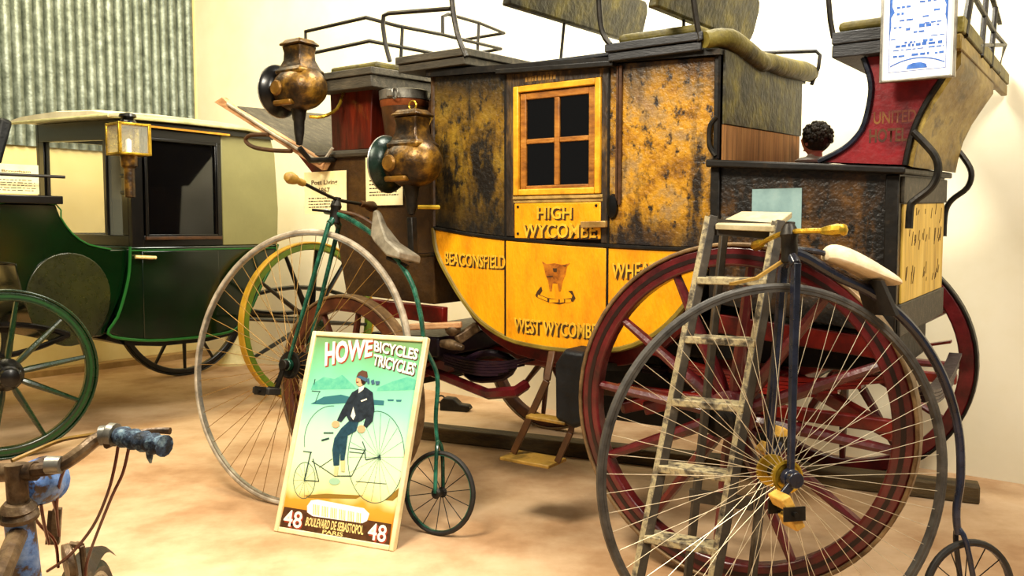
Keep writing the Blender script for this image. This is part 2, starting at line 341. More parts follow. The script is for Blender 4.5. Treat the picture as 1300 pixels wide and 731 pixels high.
fl = MB(); fl.box((-9, -3, -0.12), (8, 13, 0)); tag(obj('floor', fl, M_floor), None, kind='structure')
wb = MB(); wb.box((0, 0, 0), (12, .2, 4.4)); o = obj('wall_back', wb, M_wall, None, (*RC, 0), (0, 0, RA)); tag(o, None, kind='structure')
# left wall: masonry below, vertical corrugated sheets above
wl = MB(); wl.box((-8, 0, 0), (0, .2, 4.4)); LA = RA + PI / 2
wl_o = obj('wall_left', wl, M_wall2, None, (*RC, 0), (0, 0, LA)); tag(wl_o, None, kind='structure')
def sheet(x0, x1):
    p = 0.084; mb = MB(); n = int(round((x1 - x0) / p * 16)); vs = []; fs = []
    for i in range(n + 1):
        x = x0 + (x1 - x0) * i / n; y = -0.010 - 0.036 * abs(sin(PI * (x + .03) / p)) ** .55
        for z in (1.88, 4.3): vs.append((x, y, z))
    for i in range(n): fs.append((2 * i, 2 * i + 2, 2 * i + 3, 2 * i + 1))
    return mb.add(vs, fs)
for k in range(7):
    tag(obj('corrugated_sheet', sheet(-0.03 - 0.84 * (k + 1), -0.03 - 0.84 * k), M_zinc, wl_o), None)
st = MB(); st.box((-8, -0.14, 0), (-0.02, 0, 0.05)); tag(obj('trim_1', st, mat('pale_plinth', [(0.3, '#8f7040'), (0.7, '#b8965e')], 0.8), None, (*RC, 0), (0, 0, LA)), None, kind='structure')

# ---------------------------------------------------------------- carriage wheels
def carriage_wheel(parent, loc, R, spokes, felloe_m, tyre_m, spoke_m, hub_m, cap_m, rad=0.062, wid=0.052, steer=0.0, side=-1, lining=None, phase=0.0):
    """a felloe ring (part) with tyre, hub, cap and single spokes (sub-parts); axle along local y; side -1 = outside towards -y"""
    f = MB(); f.ring((0, 0, 0), (0, 1, 0), R - .012, R - .012 - rad, wid)
    w = obj('wheel', f, felloe_m, parent, loc, (0, 0, steer), 0.008)
    t = MB(); t.ring((0, 0, 0), (0, 1, 0), R, R - .013, wid + .012); obj('tyre', t, tyre_m, w, bevel=.004)
    if lining:
        l = MB(); rm = R - .012 - rad * .5; l.ring((0, side * wid / 2, 0), (0, 1, 0), rm + .007, rm - .007, .004)
        obj('painted_line', l, lining, w)
    h = MB(); a = (0, side, 0)
    q = .78
    h.lathe([(.045, -.13 * q), (.062, -.12 * q), (.072, -.05), (.085, -.035), (.085, .035), (.072, .05), (.06, .10 * q), (.055, .14 * q)], (0, 0, 0), a, 20)
    obj('hub', h, hub_m, w)
    c = MB(); c.lathe([(.056, .13 * q), (.058, .15 * q), (.045, .165 * q), (.05, .17 * q), (.045, .20 * q), (.02, .213 * q)], (0, 0, 0), a, 20); obj('hub_cap', c, cap_m, w)
    s = MB(); r0, r1 = .07, R - .012 - rad + .006
    k = [(r0, .018, .028), (r0 + .05, .024, .034), ((r0 + r1) / 2, .020, .025), (r1, .015, .019)]
    if R < .57: k = [(a, b * .75, c * .78) for a, b, c in k]
    s.loft([[(wx * cos(q), -side * 0 + wy * sin(q), r) for q in [2 * PI * j / 8 for j in range(8)]] for r, wx, wy in k])
    me = s.mesh('spoke', spoke_m)
    for i in range(spokes):
        link('spoke', me, w, (0, 0, 0), (0, phase + 2 * PI * i / spokes, 0))
    return w

# ---------------------------------------------------------------- stagecoach
CO, CR = (0.745, 2.833, 0), (0, 0, -0.596)
CM = frame(CO, CR)
coach = thing('stagecoach', 'large old black and mustard yellow stagecoach with red wheels and roof seats', 'stagecoach', CO, CR)
def lift(x, y, z): return (x, y, z + 0.045 * (y - .25) * max(0, min(1, (z - .9) / .6)))
def cpart(name, mb, m, parent=None, bevel=0): return obj(name, mb.warp(lift), m, parent or coach, bevel=bevel)
def cp(px, py, y): return hit(CM, px, py, 1, y)
def cx(px, py, x): return hit(CM, px, py, 0, x)
def interp(tab, x):
    for (a, b), (c, d) in zip(tab, tab[1:]):
        if x <= c: return b + (d - b) * max(0, (x - a)) / (c - a)
    return tab[-1][1]
WAIST = [(-1.5, 1.21), (-1.3, 1.182), (-1.1, 1.163), (-.85, 1.148), (-.61, 1.137), (-.4, 1.13), (-.165, 1.126)]
BOT = [(-1.5, 1.21), (-1.48, 1.10), (-1.413, .99), (-1.33, .885), (-1.238, .80), (-1.10, .735), (-.95, .712), (-.75, .708), (-.55, .73), (-.40, .80), (-.28, .92), (-.20, 1.06), (-.165, 1.126)]
def waist(x): return interp(WAIST, x)
def bottom(x): return interp(BOT, x)
def top(x): return 1.90 + (x + 1.5) * (-.06 / 1.34)
def strip(x0, x1, up, lo, n=10):
    X = [x0 + (x1 - x0) * i / n for i in range(n + 1)]
    return [(x, lo(x)) for x in X] + [(x, up(x)) for x in reversed(X)]
NY, FY = .25, 1.30
h = MB(); prof = BOT + [(-.165, 1.84), (-1.5, 1.90)]
h.prism(prof, NY + .014, FY); cpart('body', h, M_black)
roof = MB(); roof.loft([[(-1.515, y, 1.885 + z), (-.15, y, 1.83 + z), (-.15, y, 1.85 + z), (-1.515, y, 1.915 + z)] for y, z in ((NY - .03, 0), (.5, .02), (.78, .03), (1.05, .02), (FY + .03, 0))])
cpart('roof', roof, M_black)
# near-side panels, each its own board
e = .003
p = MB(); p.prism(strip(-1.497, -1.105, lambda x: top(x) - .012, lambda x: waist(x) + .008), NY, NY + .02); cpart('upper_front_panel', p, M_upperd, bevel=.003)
p = MB(); p.prism(strip(-.606, -.168, lambda x: top(x) - .012, lambda x: waist(x) + .008), NY, NY + .02); urear = cpart('upper_rear_panel', p, M_upper, bevel=.003)
p = MB(); p.prism(strip(-1.49, -1.104, lambda x: waist(x) - .008, bottom, 16), NY - .004, NY + .02); lf = cpart('lower_front_panel', p, M_yellow, bevel=.003)
p = MB(); p.prism(strip(-.606, -.172, lambda x: waist(x) - .008, bottom, 16), NY - .004, NY + .02); lr = cpart('lower_rear_panel', p, M_yellow, bevel=.003)
# beading
b = MB(); b.tube([(x, NY - .004, waist(x)) for x in [-1.5 + 1.335 * i / 24 for i in range(25)]], .008, 6); cpart('waist_bead', b, M_black)
b = MB(); b.tube([(x, NY - .002, z) for x, z in BOT[:-1]], .012, 6, smooth=3); cpart('lower_edge_bead', b, mat('olive_bead', [(0.3, '#5a4a14'), (0.7, '#8a7628')], 0.5))
b = MB(); b.tube([(-1.102, NY - .002, 1.875), (-1.102, NY - .002, .74)], .006, 6); cpart('door_edge_bead', b, M_black)
b = MB(); b.tube([(-.609, NY - .002, 1.85), (-.609, NY - .002, 1.30), (-.609, NY - .002, .73)], .006, 6); cpart('door_edge_bead', b, M_black)
b = MB(); b.tube([(-1.5, NY, 1.9), (-1.5, NY, 1.21)], .01, 6); cpart('corner_bead', b, M_fboot)
b = MB(); b.tube([(-.168, NY, 1.84), (-.168, NY, 1.46)], .012, 6); cpart('corner_bead', b, M_black)
b = MB(); b.beam((-1.13, NY - .014, 1.868), (-.575, NY - .014, 1.843), .05, .02); cpart('door_cornice', b, M_black, bevel=.003)
b = MB(); b.beam((-.555, NY - .004, 1.835), (-.557, NY - .004, 1.30), .014, .012); b.beam((-.57, NY - .004, 1.835), (-.572, NY - .004, 1.30), .008, .008); cpart('door_jamb_strip', b, M_lead)
# door
p = MB(); p.prism(strip(-1.097, -.614, lambda x: waist(x) - .009, bottom, 12), NY - .008, NY + .02); door = cpart('door', p, M_yellow, bevel=.003)
WX0, WX1, WZ0, WZ1 = -1.055, -.64, 1.345, 1.80
M_door = mat('blackened_door_wood', [(0.3, '#140f0a'), (0.5, '#2f2214'), (0.62, '#6a4e20'), (0.8, '#2a1e12')], 0.5, scale=9, stretch=(2, 1, .6), bump=0.4)
p = MB(); p.box((-1.098, NY - .004, waist(-1.09) + .01), (WX0, NY + .02, 1.868)); cpart('door_stile', p, M_door, door, .003)
p = MB(); p.box((WX1, NY - .004, waist(-.62) + .01), (-.612, NY + .02, 1.846)); cpart('door_stile', p, M_door, door, .003)
p = MB(); p.box((WX0, NY - .004, WZ1), (WX1, NY + .02, 1.855)); cpart('door_header', p, M_door, door, .003)
def frame_rect(x0, x1, z0, z1, w, y0, y1):
    m = MB(); m.box((x0, y0, z0), (x0 + w, y1, z1)); m.box((x1 - w, y0, z0), (x1, y1, z1)); m.box((x0 + w, y0, z0), (x1 - w, y1, z0 + w)); m.box((x0 + w, y0, z1 - w), (x1 - w, y1, z1)); return m
cpart('window_frame', frame_rect(WX0, WX1, WZ0, WZ1, .026, NY - .016, NY + .02), M_gold, door, .004)
cpart('window_sash', frame_rect(WX0 + .03, WX1 - .03, WZ0 + .012, WZ1 - .03, .028, NY - .004, NY + .012), M_sash, door, .003)
sx0, sx1, sz0, sz1 = WX0 + .058, WX1 - .058, WZ0 + .04, WZ1 - .058; mx, mz = (sx0 + sx1) / 2, (sz0 + sz1) / 2 + .005
p = MB(); p.box((mx - .012, NY - .003, sz0), (mx + .012, NY + .010, sz1)); cpart('glazing_bar', p, M_sash, door, .003)
p = MB(); p.box((sx0, NY - .002, mz - .010), (mx - .0122, NY + .009, mz + .010)); p.box((mx + .0122, NY - .002, mz - .010), (sx1, NY + .009, mz + .010)); cpart('glazing_bar', p, M_sash, door, .003)
for a, c in ((sx0, mx - .012), (mx + .012, sx1)):
    for d, f in ((sz0, mz - .01), (mz + .01, sz1)):
        p = MB(); p.box((a, NY + .006, d), (c, NY + .009, f)); cpart('pane', p, M_pane, door)
p = MB(); p.box((WX0 - .005, NY - .012, 1.328), (WX1 + .008, NY + .02, 1.342)); p.box((WX0 - .005, NY - .006, 1.313), (WX1 + .008, NY + .02, 1.327)); cpart('sill', p, mat('worn_cream_sill', [(0.3, '#6a5224'), (0.6, '#b0904c'), (0.85, '#d2b878')], 0.6, scale=16), door, .003)
p = MB(); p.box((WX0 + .001, NY - .006, waist(-.85) + .016), (WX1 - .001, NY + .02, 1.312)); plate = cpart('name_board', p, M_yellow, door, .004)
p = MB()
for x in (WX0 + .02, WX1 - .02):
    for z in (1.185, 1.298): p.lathe([(.006, 0), (.005, .004)], (x, NY - .006, z), (0, -1, 0), 10)
cpart('screws', p, M_iron, door)
hl = cp(738, 285, NY - .03); hr = cp(770, 284, NY - .03)
p = MB(); p.beam(hl, hr, .02, .026); p.lathe([(.008, 0), (.008, .03)], (hr.x - .02, NY - .002, hr.z), (0, -1, 0), 8); cpart('door_handle', p, mat('pale_brass_handle', [(0.3, '#8a6a34'), (0.7, '#c8a468')], 0.4, 0.5), door, .003)
c0 = cp(778, 262, NY)
p = MB(); p.lathe([(.034, 0), (.03, .012), (.012, .016)], (0, 0, 0), (0, -1, 0), 20); p.warp(lambda x, y, z: (x * .75 + c0.x, y + NY, z * 1.5 + c0.z)); cpart('lock_plate', p, M_gblack, urear)
def sign(s, px0, px1, py0, py1, y, parent, slope_px=0, arc=0, shear=0):
    a = cp(px0, py1, y); c = cp(px1, py1 + slope_px, y); t_ = cp(px0, py0, y)
    sl = c.z - a.z
    text('letter_shading', s, M_shadow, parent, a.x + .007, c.x + .007, a.z - .006, t_.z - .006, y - .0010, .03, .0006, sl, arc, shear)
    text('lettering', s, M_letter, parent, a.x, c.x, a.z, t_.z, y - .0016, .012, .0022, sl, arc, shear)
sign('HIGH', 682, 726, 262, 278, NY - .006, plate)
sign('WYCOMBE', 664, 757, 284, 302, NY - .006, plate)
sign('BEACONSFIELD', 565, 642, 319, 335, NY - .004, lf, 6, .004)
sign('WEST WYCOMBE', 653, 758, 403, 421, NY - .008, door, 9, .003)
sign('WHEATLEY', 777, 862, 334, 354, NY - .004, lr, -2)
# crest: chestnut shield with horns and a ribbon
def cpoly(pts, px0, py0, sc, y): return [(lambda q: (q.x, q.z))(cp(px0 + a * sc, py0 + b_ * sc, y)) for a, b_ in pts]
M_crest = mat('chestnut_crest_paint', [(0.3, '#5a2c04'), (0.5, '#9a5608'), (0.75, '#c47a10')], 0.5, scale=30)
y = NY - .008; k = 70 / 731
p = MB(); p.prism(cpoly([(190, 70), (250, 105), (360, 95), (450, 115), (560, 95), (520, 140), (500, 250), (465, 330), (440, 465), (415, 465), (400, 360), (330, 360), (320, 465), (295, 465), (270, 320), (240, 260), (215, 130)], 670, 325, k, y), y - .0014, y); cpart('crest', p, M_crest, door)
p = MB(); p.prism(cpoly([(335, 160), (390, 160), (385, 210), (345, 210)], 670, 325, k, y), y - .0024, y - .0014)
for q in ([(255, 265), (335, 258), (335, 275), (262, 280)], [(460, 125), (520, 118), (500, 140)]): p.prism(cpoly(q, 670, 325, k, y), y - .0024, y - .0014)
cpart('crest_detail', p, M_shadow, door)
p = MB(); up = [(130, 500), (270, 555), (420, 575), (580, 555)]; lo = [(580, 600), (420, 640), (270, 610), (110, 540)]
p.prism(cpoly(up + lo, 670, 325, k, y), y - .0012, y)
p.prism(cpoly([(180, 400), (195, 460), (140, 545), (100, 520), (130, 460)], 670, 325, k, y), y - .0014, y); p.prism(cpoly([(540, 460), (590, 460), (635, 560), (600, 610), (575, 590), (595, 520)], 670, 325, k, y), y - .0014, y); cpart('crest_ribbon', p, M_shadow, door)
p = MB(); p.prism(cpoly([(140, 512), (260, 560), (262, 598), (135, 545)], 670, 325, k, y), y - .0022, y - .0014)
for a, c in ((290, 410), (430, 485), (500, 575)): p.prism(cpoly([(a, 570), (c, 572), (c, 612), (a, 618)], 670, 325, k, y), y - .0022, y - .0014)
cpart('ribbon_face', p, M_yellow, door)
# faint marks above the window
lines('worn_header_print', mat('worn_header_ink', [(0.3, '#6a4a14'), (0.7, '#a88038')], 0.6), door, -1.0, -.7, [(1.815, .022, .0, .5)], NY - .0045, 3, .006, (.008, .02))
# body grab handle at the rear corner
p = MB(); p.tube([cp(x_, y_, NY - .01) for x_, y_ in ((910, 148), (902, 158), (900, 172), (901, 186), (908, 198))], .009, 8, smooth=4); cpart('grab_handle', p, M_iron)

# front boot, box seat, footboard
p = MB(); p.prism([(-2.20, 1.555), (-2.13, 1.2), (-2.06, .885), (-1.50, .86), (-1.50, 1.555)], NY, 1.27); cpart('front_boot', p, M_fboot, bevel=.005)
p = MB(); p.tube([(-2.24, NY - .01, 1.572), (-1.52, NY - .01, 1.566)], .018, 8); cpart('boot_moulding', p, M_greyw)
p = MB(); p.beam((-2.07, NY - .02, .84), (-1.42, NY - .02, .815), .04, .075); cpart('front_sill', p, M_red, bevel=.004)
p = MB(); p.prism([(-2.175, 1.885), (-1.885, 1.885), (-1.895, 1.78), (-1.90, 1.68), (-1.905, 1.59), (-2.165, 1.59)], NY + .02, 1.24); cpart('box_seat_panel', p, M_mahog, bevel=.004)
p = MB(); p.box((-1.86, .62, 1.56), (-1.52, 1.2, 1.84)); cpart('box_seat_well', p, M_lead)
p = MB(); p.box((-2.20, .17, 1.925), (-1.80, 1.36, 1.958)); cpart('box_seat_board', p, M_greyw, bevel=.004)
p = MB(); p.box((-2.19, .18, 1.868), (-1.81, 1.35, 1.923)); cpart('box_seat_board', p, M_greyw, bevel=.004)
p = MB(); p.box((-2.15, .25, 1.96), (-1.84, 1.30, 1.995)); cpart('box_seat_cushion', p, M_olive2, bevel=.012)
# footboard: sloping plate with a pale edge plank and a looped step iron
A, B_ = Vector((-2.20, .2, 1.515)), Vector((-2.86, .2, 1.842))
p = MB(); p.loft([[(A.x, y_, A.z), (B_.x, y_, B_.z), (B_.x + .012, y_, B_.z + .024), (A.x + .012, y_, A.z + .024)] for y_ in (.24, 1.32)]); cpart('footboard', p, M_greyw, bevel=.003)
p = MB(); p.loft([[(A.x + .03, y_, A.z - .02), (B_.x - .14, y_, B_.z + .055), (B_.x - .07, y_, B_.z + .075), (B_.x + .01, y_, B_.z + .02), (A.x + .06, y_, A.z + .015)] for y_ in (.205, .238)]); cpart('footboard_edge_plank', p, M_pink, bevel=.003)
p = MB(); p.tube([(A.x + .02, .2, A.z + .02), (-2.50, .2, 1.685), (B_.x - .02, .2, B_.z + .035)], .008, 6); p.tube([(A.x + .02, .2, A.z + .02), (-2.13, .2, 1.56), (-2.09, .2, 1.60)], .008, 6); cpart('footboard_trim', p, M_rubber_l)
p = MB(); p.prism([(-2.20, 1.50), (-2.42, 1.60), (-2.30, 1.49), (-2.18, 1.34)], .26, .30); cpart('footboard_bracket', p, M_red)
q = [cp(x_, y_, .185) for x_, y_ in ((340, 170), (318, 171), (312, 178), (322, 186), (345, 190), (370, 191))]
p = MB(); p.tube(q, .011, 8, smooth=4); cpart('footboard_step_loop', p, M_lead)
# rails round the box seat
def rail(name, pts, r=.009, m=M_iron, sm=0): p = MB(); p.tube(pts, r, 8, smooth=sm); return obj(name, p, m, coach)
X = -1.8
rail('seat_rail', [(-2.266, .2, 1.98), (-2.266, .2, 2.176), (-1.83, .17, 2.178), cx(505, 33, X), cx(562, 44, X), cx(582, 49, X), cx(636, 62, X), cp(593, 70, 1.22)])
rail('seat_rail', [(-2.25, .2, 2.065), (-1.8, .16, 2.066), cx(542, 66, X), cx(590, 77, X)])
rail('seat_rail', [cx(562, 44, X), cx(562, 21, X), cx(569, 18, X), cx(608, 29, X), cx(640, 42, X), cp(592, 50, 1.25)])
rail('seat_rail_post', [cx(511, 33, X), cx(508, 92, X)], .008)
rail('seat_rail_post', [cx(608, 29, X), cx(604, 110, X)], .008)
# roof seats
def bench(x0, x1, z0, z1, y1, m):
    p = MB(); zm = (z0 + z1) / 2; p.box((x0, .19, zm + .002), (x1, y1, z1)); cpart('roof_seat_board', p, m, bevel=.004)
    p = MB(); p.box((x0 + .01, .20, z0), (x1 - .008, y1 - .01, zm - .001)); cpart('roof_seat_board', p, m, bevel=.004)
bench(-1.672, -1.275, 1.915, 1.985, 1.36, M_greyw)
bench(-.60, -.205, 1.85, 1.915, 1.40, M_slate)
p = MB(); p.box((-.57, .24, 1.915), (-.24, 1.36, 1.955)); cpart('roof_seat_cushion', p, M_olive2, bevel=.016)
p = MB(); p.box((-1.12, .3, 1.89), (-.64, .42, 1.905)); cpart('roof_batten', p, M_slate, bevel=.003)
p = MB(); p.tube([(-.20, .2, 1.885), (-.15, .30, 1.895), (-.145, .5, 1.872), (-.14, .66, 1.85), (-.14, .72, 1.86), (-.135, .95, 1.862), (-.135, 1.2, 1.875), (-.15, 1.40, 1.885)], [.03, .038, .04, .036, .036, .042, .044, .04], 12, smooth=4); cpart('rolled_seat_cover', p, M_olive2)
p = MB(); p.box((-.152, NY + .01, 1.585), (-.142, 1.25, 1.85)); cpart('tarpaulin', p, M_olive, bevel=.002)
p = MB(); p.box((-.155, NY + .012, 1.44), (-.146, 1.24, 1.584)); cpart('hessian_strip', p, M_hess, bevel=.002)
q = lambda L, y_: [cp(a, b, y_) for a, b in L]
rail('seat_iron', q(((495, 78), (489, 55), (486, 32), (487, 20), (493, 17), (572, 11)), .2), .010)
rail('seat_iron', q(((592, 72), (583, 50), (577, 25), (573, -8), (572, -40)), .2), .012, sm=3)
rail('seat_iron', q(((775, 57), (765, 42), (761, 15), (760, -30)), .2), .011, sm=3)
rail('seat_iron', q(((889, 52), (884, 25), (880, -5), (877, -35)), .2), .011, sm=3)
rail('seat_iron', q(((970, 67), (1036, 65), (1041, 70), (1039, 86), (1030, 108)), 1.38), .009)
def backrest(x, y0, y1, z0, z1, m):
    r = .05; pts = [(y0, z0), (y1 - r, z0 + .0), (y1 - .015, z0 + .02), (y1, z0 + r), (y1, z1 - r), (y1 - .02, z1 - .015), (y1 - r, z1), (y0, z1)]
    p = MB(); p.prism(pts, x - .02, x + .02, 'x'); p.warp(lambda a, b, c: (a + (c - z0) * .25, b, c)); return cpart('seat_backrest', p, m, bevel=.008)
backrest(-1.0, .10, 1.30, 2.105, 2.31, M_olive)
backrest(-.36, .10, 1.12, 2.005, 2.20, M_olive)
for pts in ([cx(717, 22, -1.0), cx(711, 84, -1.0)], [cx(868, 12, -.36), cx(868, 46, -.36)], [cx(939, 28, -.36), cx(948, 62, -.36)]): rail('backrest_rod', pts, .007)
# rear boot
p = MB(); p.prism([(-.163, .93), (.455, .85), (.455, 1.385), (-.163, 1.435)], .24, 1.27); cpart('rear_boot', p, M_boot, bevel=.004)
p = MB(); p.prism([(-.19, 1.43), (.478, 1.38), (.478, 1.403), (-.19, 1.458)], .20, 1.31); cpart('boot_lid', p, M_black, bevel=.006)
p = MB(); p.box((-.18, .225, .93), (-.145, .245, 1.43)); cpart('boot_stile', p, M_black, bevel=.004)
p = MB(); p.box((.415, .228, .86), (.457, .245, 1.38)); cpart('boot_stile', p, M_black, bevel=.004)
p = MB(); a, c = cp(955, 240, .236), cp(1017, 280, .236); p.box((a.x, .236, c.z - .03), (c.x, .241, a.z)); cpart('pale_patch', p, M_teal)
p = MB(); p.box((.455, .29, .955), (.463, 1.22, 1.285)); rp = cpart('rear_panel', p, M_cream, bevel=.002)
p = MB(); p.box((.455, .26, 1.286), (.468, 1.25, 1.375)); cpart('rear_panel_rail', p, M_greyw, bevel=.004)
p = MB(); p.box((.455, .26, .845), (.468, 1.25, .954)); cpart('rear_panel_rail', p, M_greyw, bevel=.004)
p = MB(); rng = random.Random(4)
for i in range(46):
    y_ = rng.uniform(.34, 1.16); z = rng.choice((1.14, 1.16, 1.02, 1.23)) + rng.uniform(-.02, .02); l = rng.uniform(.01, .05)
    p.beam((.4638, y_, z), (.4638, y_ + rng.uniform(.0, .03), z + l), .0012, .006, (0, 1, 0))
tag(cpart('scratched_marks', p, M_ink, rp), None, kind='stuff')
p = MB(); p.beam((-.16, .27, .855), (.46, .27, .80), .03, .07); cpart('boot_sill', p, M_red, bevel=.004)
# guard seat over the boot
GL = [(.336, 1.765), (.358, 1.70), (.362, 1.64), (.345, 1.55), (.318, 1.504), (.275, 1.468), (.20, 1.432)]
GR = [(.475, 1.41), (.485, 1.47), (.50, 1.53), (.53, 1.60), (.572, 1.67), (.603, 1.72), (.603, 1.765)]
p = MB(); p.prism(GL + GR, .235, 1.26); gs = cpart('guard_seat_side', p, M_crim)
p = MB(); p.loft([[(x_ + .0, y_, z), (x_ + .022, y_, z - .006)] + [] for y_ in (.23,) for x_, z in GR[:0]] or [[(.475 + 0 * i, .23, 1.41)] * 3 for i in range(2)])
p = MB(); sec = GR + [(x_ + .02, z - .008) for x_, z in reversed(GR)]
p.prism(sec, .228, 1.27); cpart('guard_seat_back_board', p, M_oboard)
p = MB(); p.tube([(x_, .232, z) for x_, z in GL], .010, 6, smooth=3); cpart('guard_seat_trim', p, M_bluebk)
p = MB(); p.tube([(x_ - .002, .226, z) for x_, z in GR[:-1]], .010, 6, smooth=3); cpart('guard_seat_trim', p, M_black)
text('faded_lettering', 'UNITED', mat('faded_gold_print', [(0.35, '#5a1a10'), (0.5, '#6a3414'), (0.65, '#8a5a24')], 0.6), gs, .372, .50, 1.545, 1.585, .2345, .02, 0)
text('faded_lettering', 'HOTEL', mat('faded_dark_print', [(0.35, '#48100c'), (0.5, '#3a1a0a'), (0.65, '#643c16')], 0.6), gs, .36, .475, 1.485, 1.530, .2345, .025, 0)
p = MB(); p.box((.245, .19, 1.768), (.60, 1.7, 1.81)); cpart('guard_seat_board', p, M_slate, bevel=.004)
p = MB(); p.box((.245, .185, 1.811), (.605, 1.71, 1.85)); cpart('guard_seat_board', p, M_slate, bevel=.004)
p = MB(); p.box((.603, .18, 1.752), (.628, 1.86, 1.80)); cpart('guard_seat_edge_plank', p, M_oboard, bevel=.004)
p = MB(); p.box((.606, .18, 1.802), (.634, 1.86, 1.852)); cpart('guard_seat_edge_plank', p, M_olive2, bevel=.004)
p = MB(); p.box((.26, .2, 1.85), (.56, 1.60, 1.885)); cpart('guard_seat_cushion', p, M_olive2, bevel=.014)
rail('guard_seat_iron', q(((1066, 50), (1058, 47), (1054, 25), (1051, -10)), .2), .009)
X = .628
rail('guard_seat_iron', [cx(1233, -10, X), cx(1224, 45, X)], .012)
rail('guard_seat_iron', [cx(1253, -12, X), cx(1245, 72, X)], .010)
rail('guard_seat_iron', [cx(1264, 10, X), cx(1257, 85, X)], .010)
rail('guard_seat_iron', [cx(1237, -4, X), cx(1262, 41, X), cx(1276, 57, X), cx(1267, 92, X)], .009)
rail('guard_seat_iron', [cx(1243, 58, X), cx(1275, 57, X)], .008)
p = MB(); a = cx(1252, 0, X); c = cx(1272, 24, X); p.prism([(a.y - .1, a.z + .12), (c.y, a.z + .05), (c.y + .02, c.z - .02), (a.y, c.z + .03)], .612, .628, 'x'); obj('guard_seat_flap', p, M_olive, coach)
p = MB(); p.tube(q(((1159, 167), (1170, 178), (1187, 198), (1191, 218), (1182, 238), (1162, 254), (1156, 262), (1154, 290)), .22), .012, 8, smooth=4); obj('boot_grab_iron', p, M_iron, coach)
p = MB(); p.tube(q(((1206, 181), (1221, 197), (1233, 218), (1228, 238), (1208, 254), (1200, 270), (1198, 300)), 1.28), .012, 8, smooth=4); obj('boot_grab_iron', p, M_iron, coach)
# under the body
p = MB(); p.prism(strip(-1.38, -.30, lambda x: bottom(x) - .002, lambda x: bottom(x) - .075, 18), .30, .36); obj('body_rail', p, M_red, coach, bevel=.004)
p = MB(); p.prism(strip(-1.38, -.30, lambda x: bottom(x) - .002, lambda x: bottom(x) - .075, 18), 1.18, 1.24); obj('body_rail', p, M_red, coach, bevel=.004)
p = MB(); p.beam((-1.75, .79, .56), (.0, .79, .62), .09, .09); obj('perch', p, M_red, coach, bevel=.01)
p = MB(); p.tube([(0, .0, .58), (0, 1.585, .58)], .028, 10); obj('axle', p, M_iron, coach)
p = MB(); p.box((-.06, .3, .59), (.06, 1.29, .68)); obj('axle_bed', p, M_red, coach, bevel=.01)
STE = -.064
fa = Matrix.Translation((-1.755, .79, 0)) @ Matrix.Rotation(STE, 4, 'Z')
p = MB(); p.tube([fa @ Vector((0, -.79, .455)), fa @ Vector((0, .79, .455))], .026, 10); obj('axle', p, M_iron, coach)
p = MB(); p.beam(fa @ Vector((0, -.52, .51)), fa @ Vector((0, .52, .51)), .10, .08); obj('axle_bed', p, M_red, coach, bevel=.01)
p = MB(); p.lathe([(.26, 0), (.27, .012), (.27, .028), (.24, .04)], (-1.755, .79, .55), (0, 0, 1), 32); obj('turntable_ring', p, M_iron, coach)
p = MB(); p.box((-1.95, .3, .605), (-1.52, 1.26, .70)); obj('front_bolster', p, M_gear, coach, bevel=.012)
def leaf(name, x0, x1, y, z, sag, n, m, ax='x'):
    """a stack of leaf-spring plates as one spring"""
    p = MB(); c, L = (x0 + x1) / 2, (x1 - x0) / 2
    for i in range(n):
        l = L * (1 - i * .16); pts = []
        for j in range(13):
            t = -1 + 2 * j / 12; X_ = t * l; pts.append((X_, z - i * .013 + sag * (X_ / L) ** 2))
        sec = pts + [(a, b - .011) for a, b in reversed(pts)]
        if ax == 'x': p.prism([(c + a, b) for a, b in sec], y - .024, y + .024)
        else: p.prism([(c + a, b) for a, b in sec], y - .024, y + .024, 'x')
    return obj(name, p, m, coach)
leaf('leaf_spring', -1.68, -.98, .36, .60, .07, 5, M_gear); leaf('leaf_spring', -1.68, -.98, 1.22, .60, .07, 5, M_gear)
leaf('leaf_spring', -.45, .50, .30, .67, .06, 5, M_red); leaf('leaf_spring', -.45, .50, 1.28, .67, .06, 5, M_red)
leaf('cross_spring', .32, 1.26, .52, .62, .06, 4, M_gear, 'y'); leaf('cross_spring', .32, 1.26, -.50, .60, .06, 4, M_gear, 'y')
p = MB(); p.beam((-.55, .22, .575), (.52, .22, .555), .035, .045); obj('side_bar', p, M_red, coach, bevel=.006)
p = MB(); p.beam((-.55, 1.34, .575), (.52, 1.34, .555), .035, .045); obj('side_bar', p, M_red, coach, bevel=.006)
for s0, s1 in (((-.45, .26, .50), (.40, .62, .78)), ((-.35, .6, .80), (.45, .35, .50)), ((-.62, .40, .46), (-.05, .95, .60))):
    p = MB(); p.beam(s0, s1, .045, .05); obj('diagonal_stay', p, M_red, coach, bevel=.008)
p = MB(); p.tube([cp(545, 470, .42), cp(580, 484, .36), cp(620, 500, .34), cp(655, 497, .34), cp(668, 488, .4)], .026, 6, smooth=1); obj('sway_bar', p, M_red2, coach)
p = MB(); p.tube([cp(545, 445, .5), cp(600, 462, .5), cp(650, 470, .5)], .022, 10, smooth=3); obj('sway_bar', p, M_gear, coach)
p = MB(); a, c = cp(520, 415, .12), cp(586, 412, .2); p.beam(a, c, .028, .028); obj('splinter_bar', p, M_pink, coach, bevel=.006)
p = MB(); c = cp(575, 418, .2); p.ball(c, .034, 12, 8, (1.1, 1, .9)); c = cp(572, 437, .2); p.tube([(c.x - .05, c.y, c.z), (c.x, c.y, c.z), (c.x + .07, c.y, c.z - .01)], [.018, .026, .012], 10); obj('splinter_knob', p, M_rust, coach)
p = MB(); a, c = cp(580, 432, .2), cp(606, 414, .3); p.beam(a, c, .03, .045); obj('spring_shackle', p, M_rust, coach, bevel=.006)
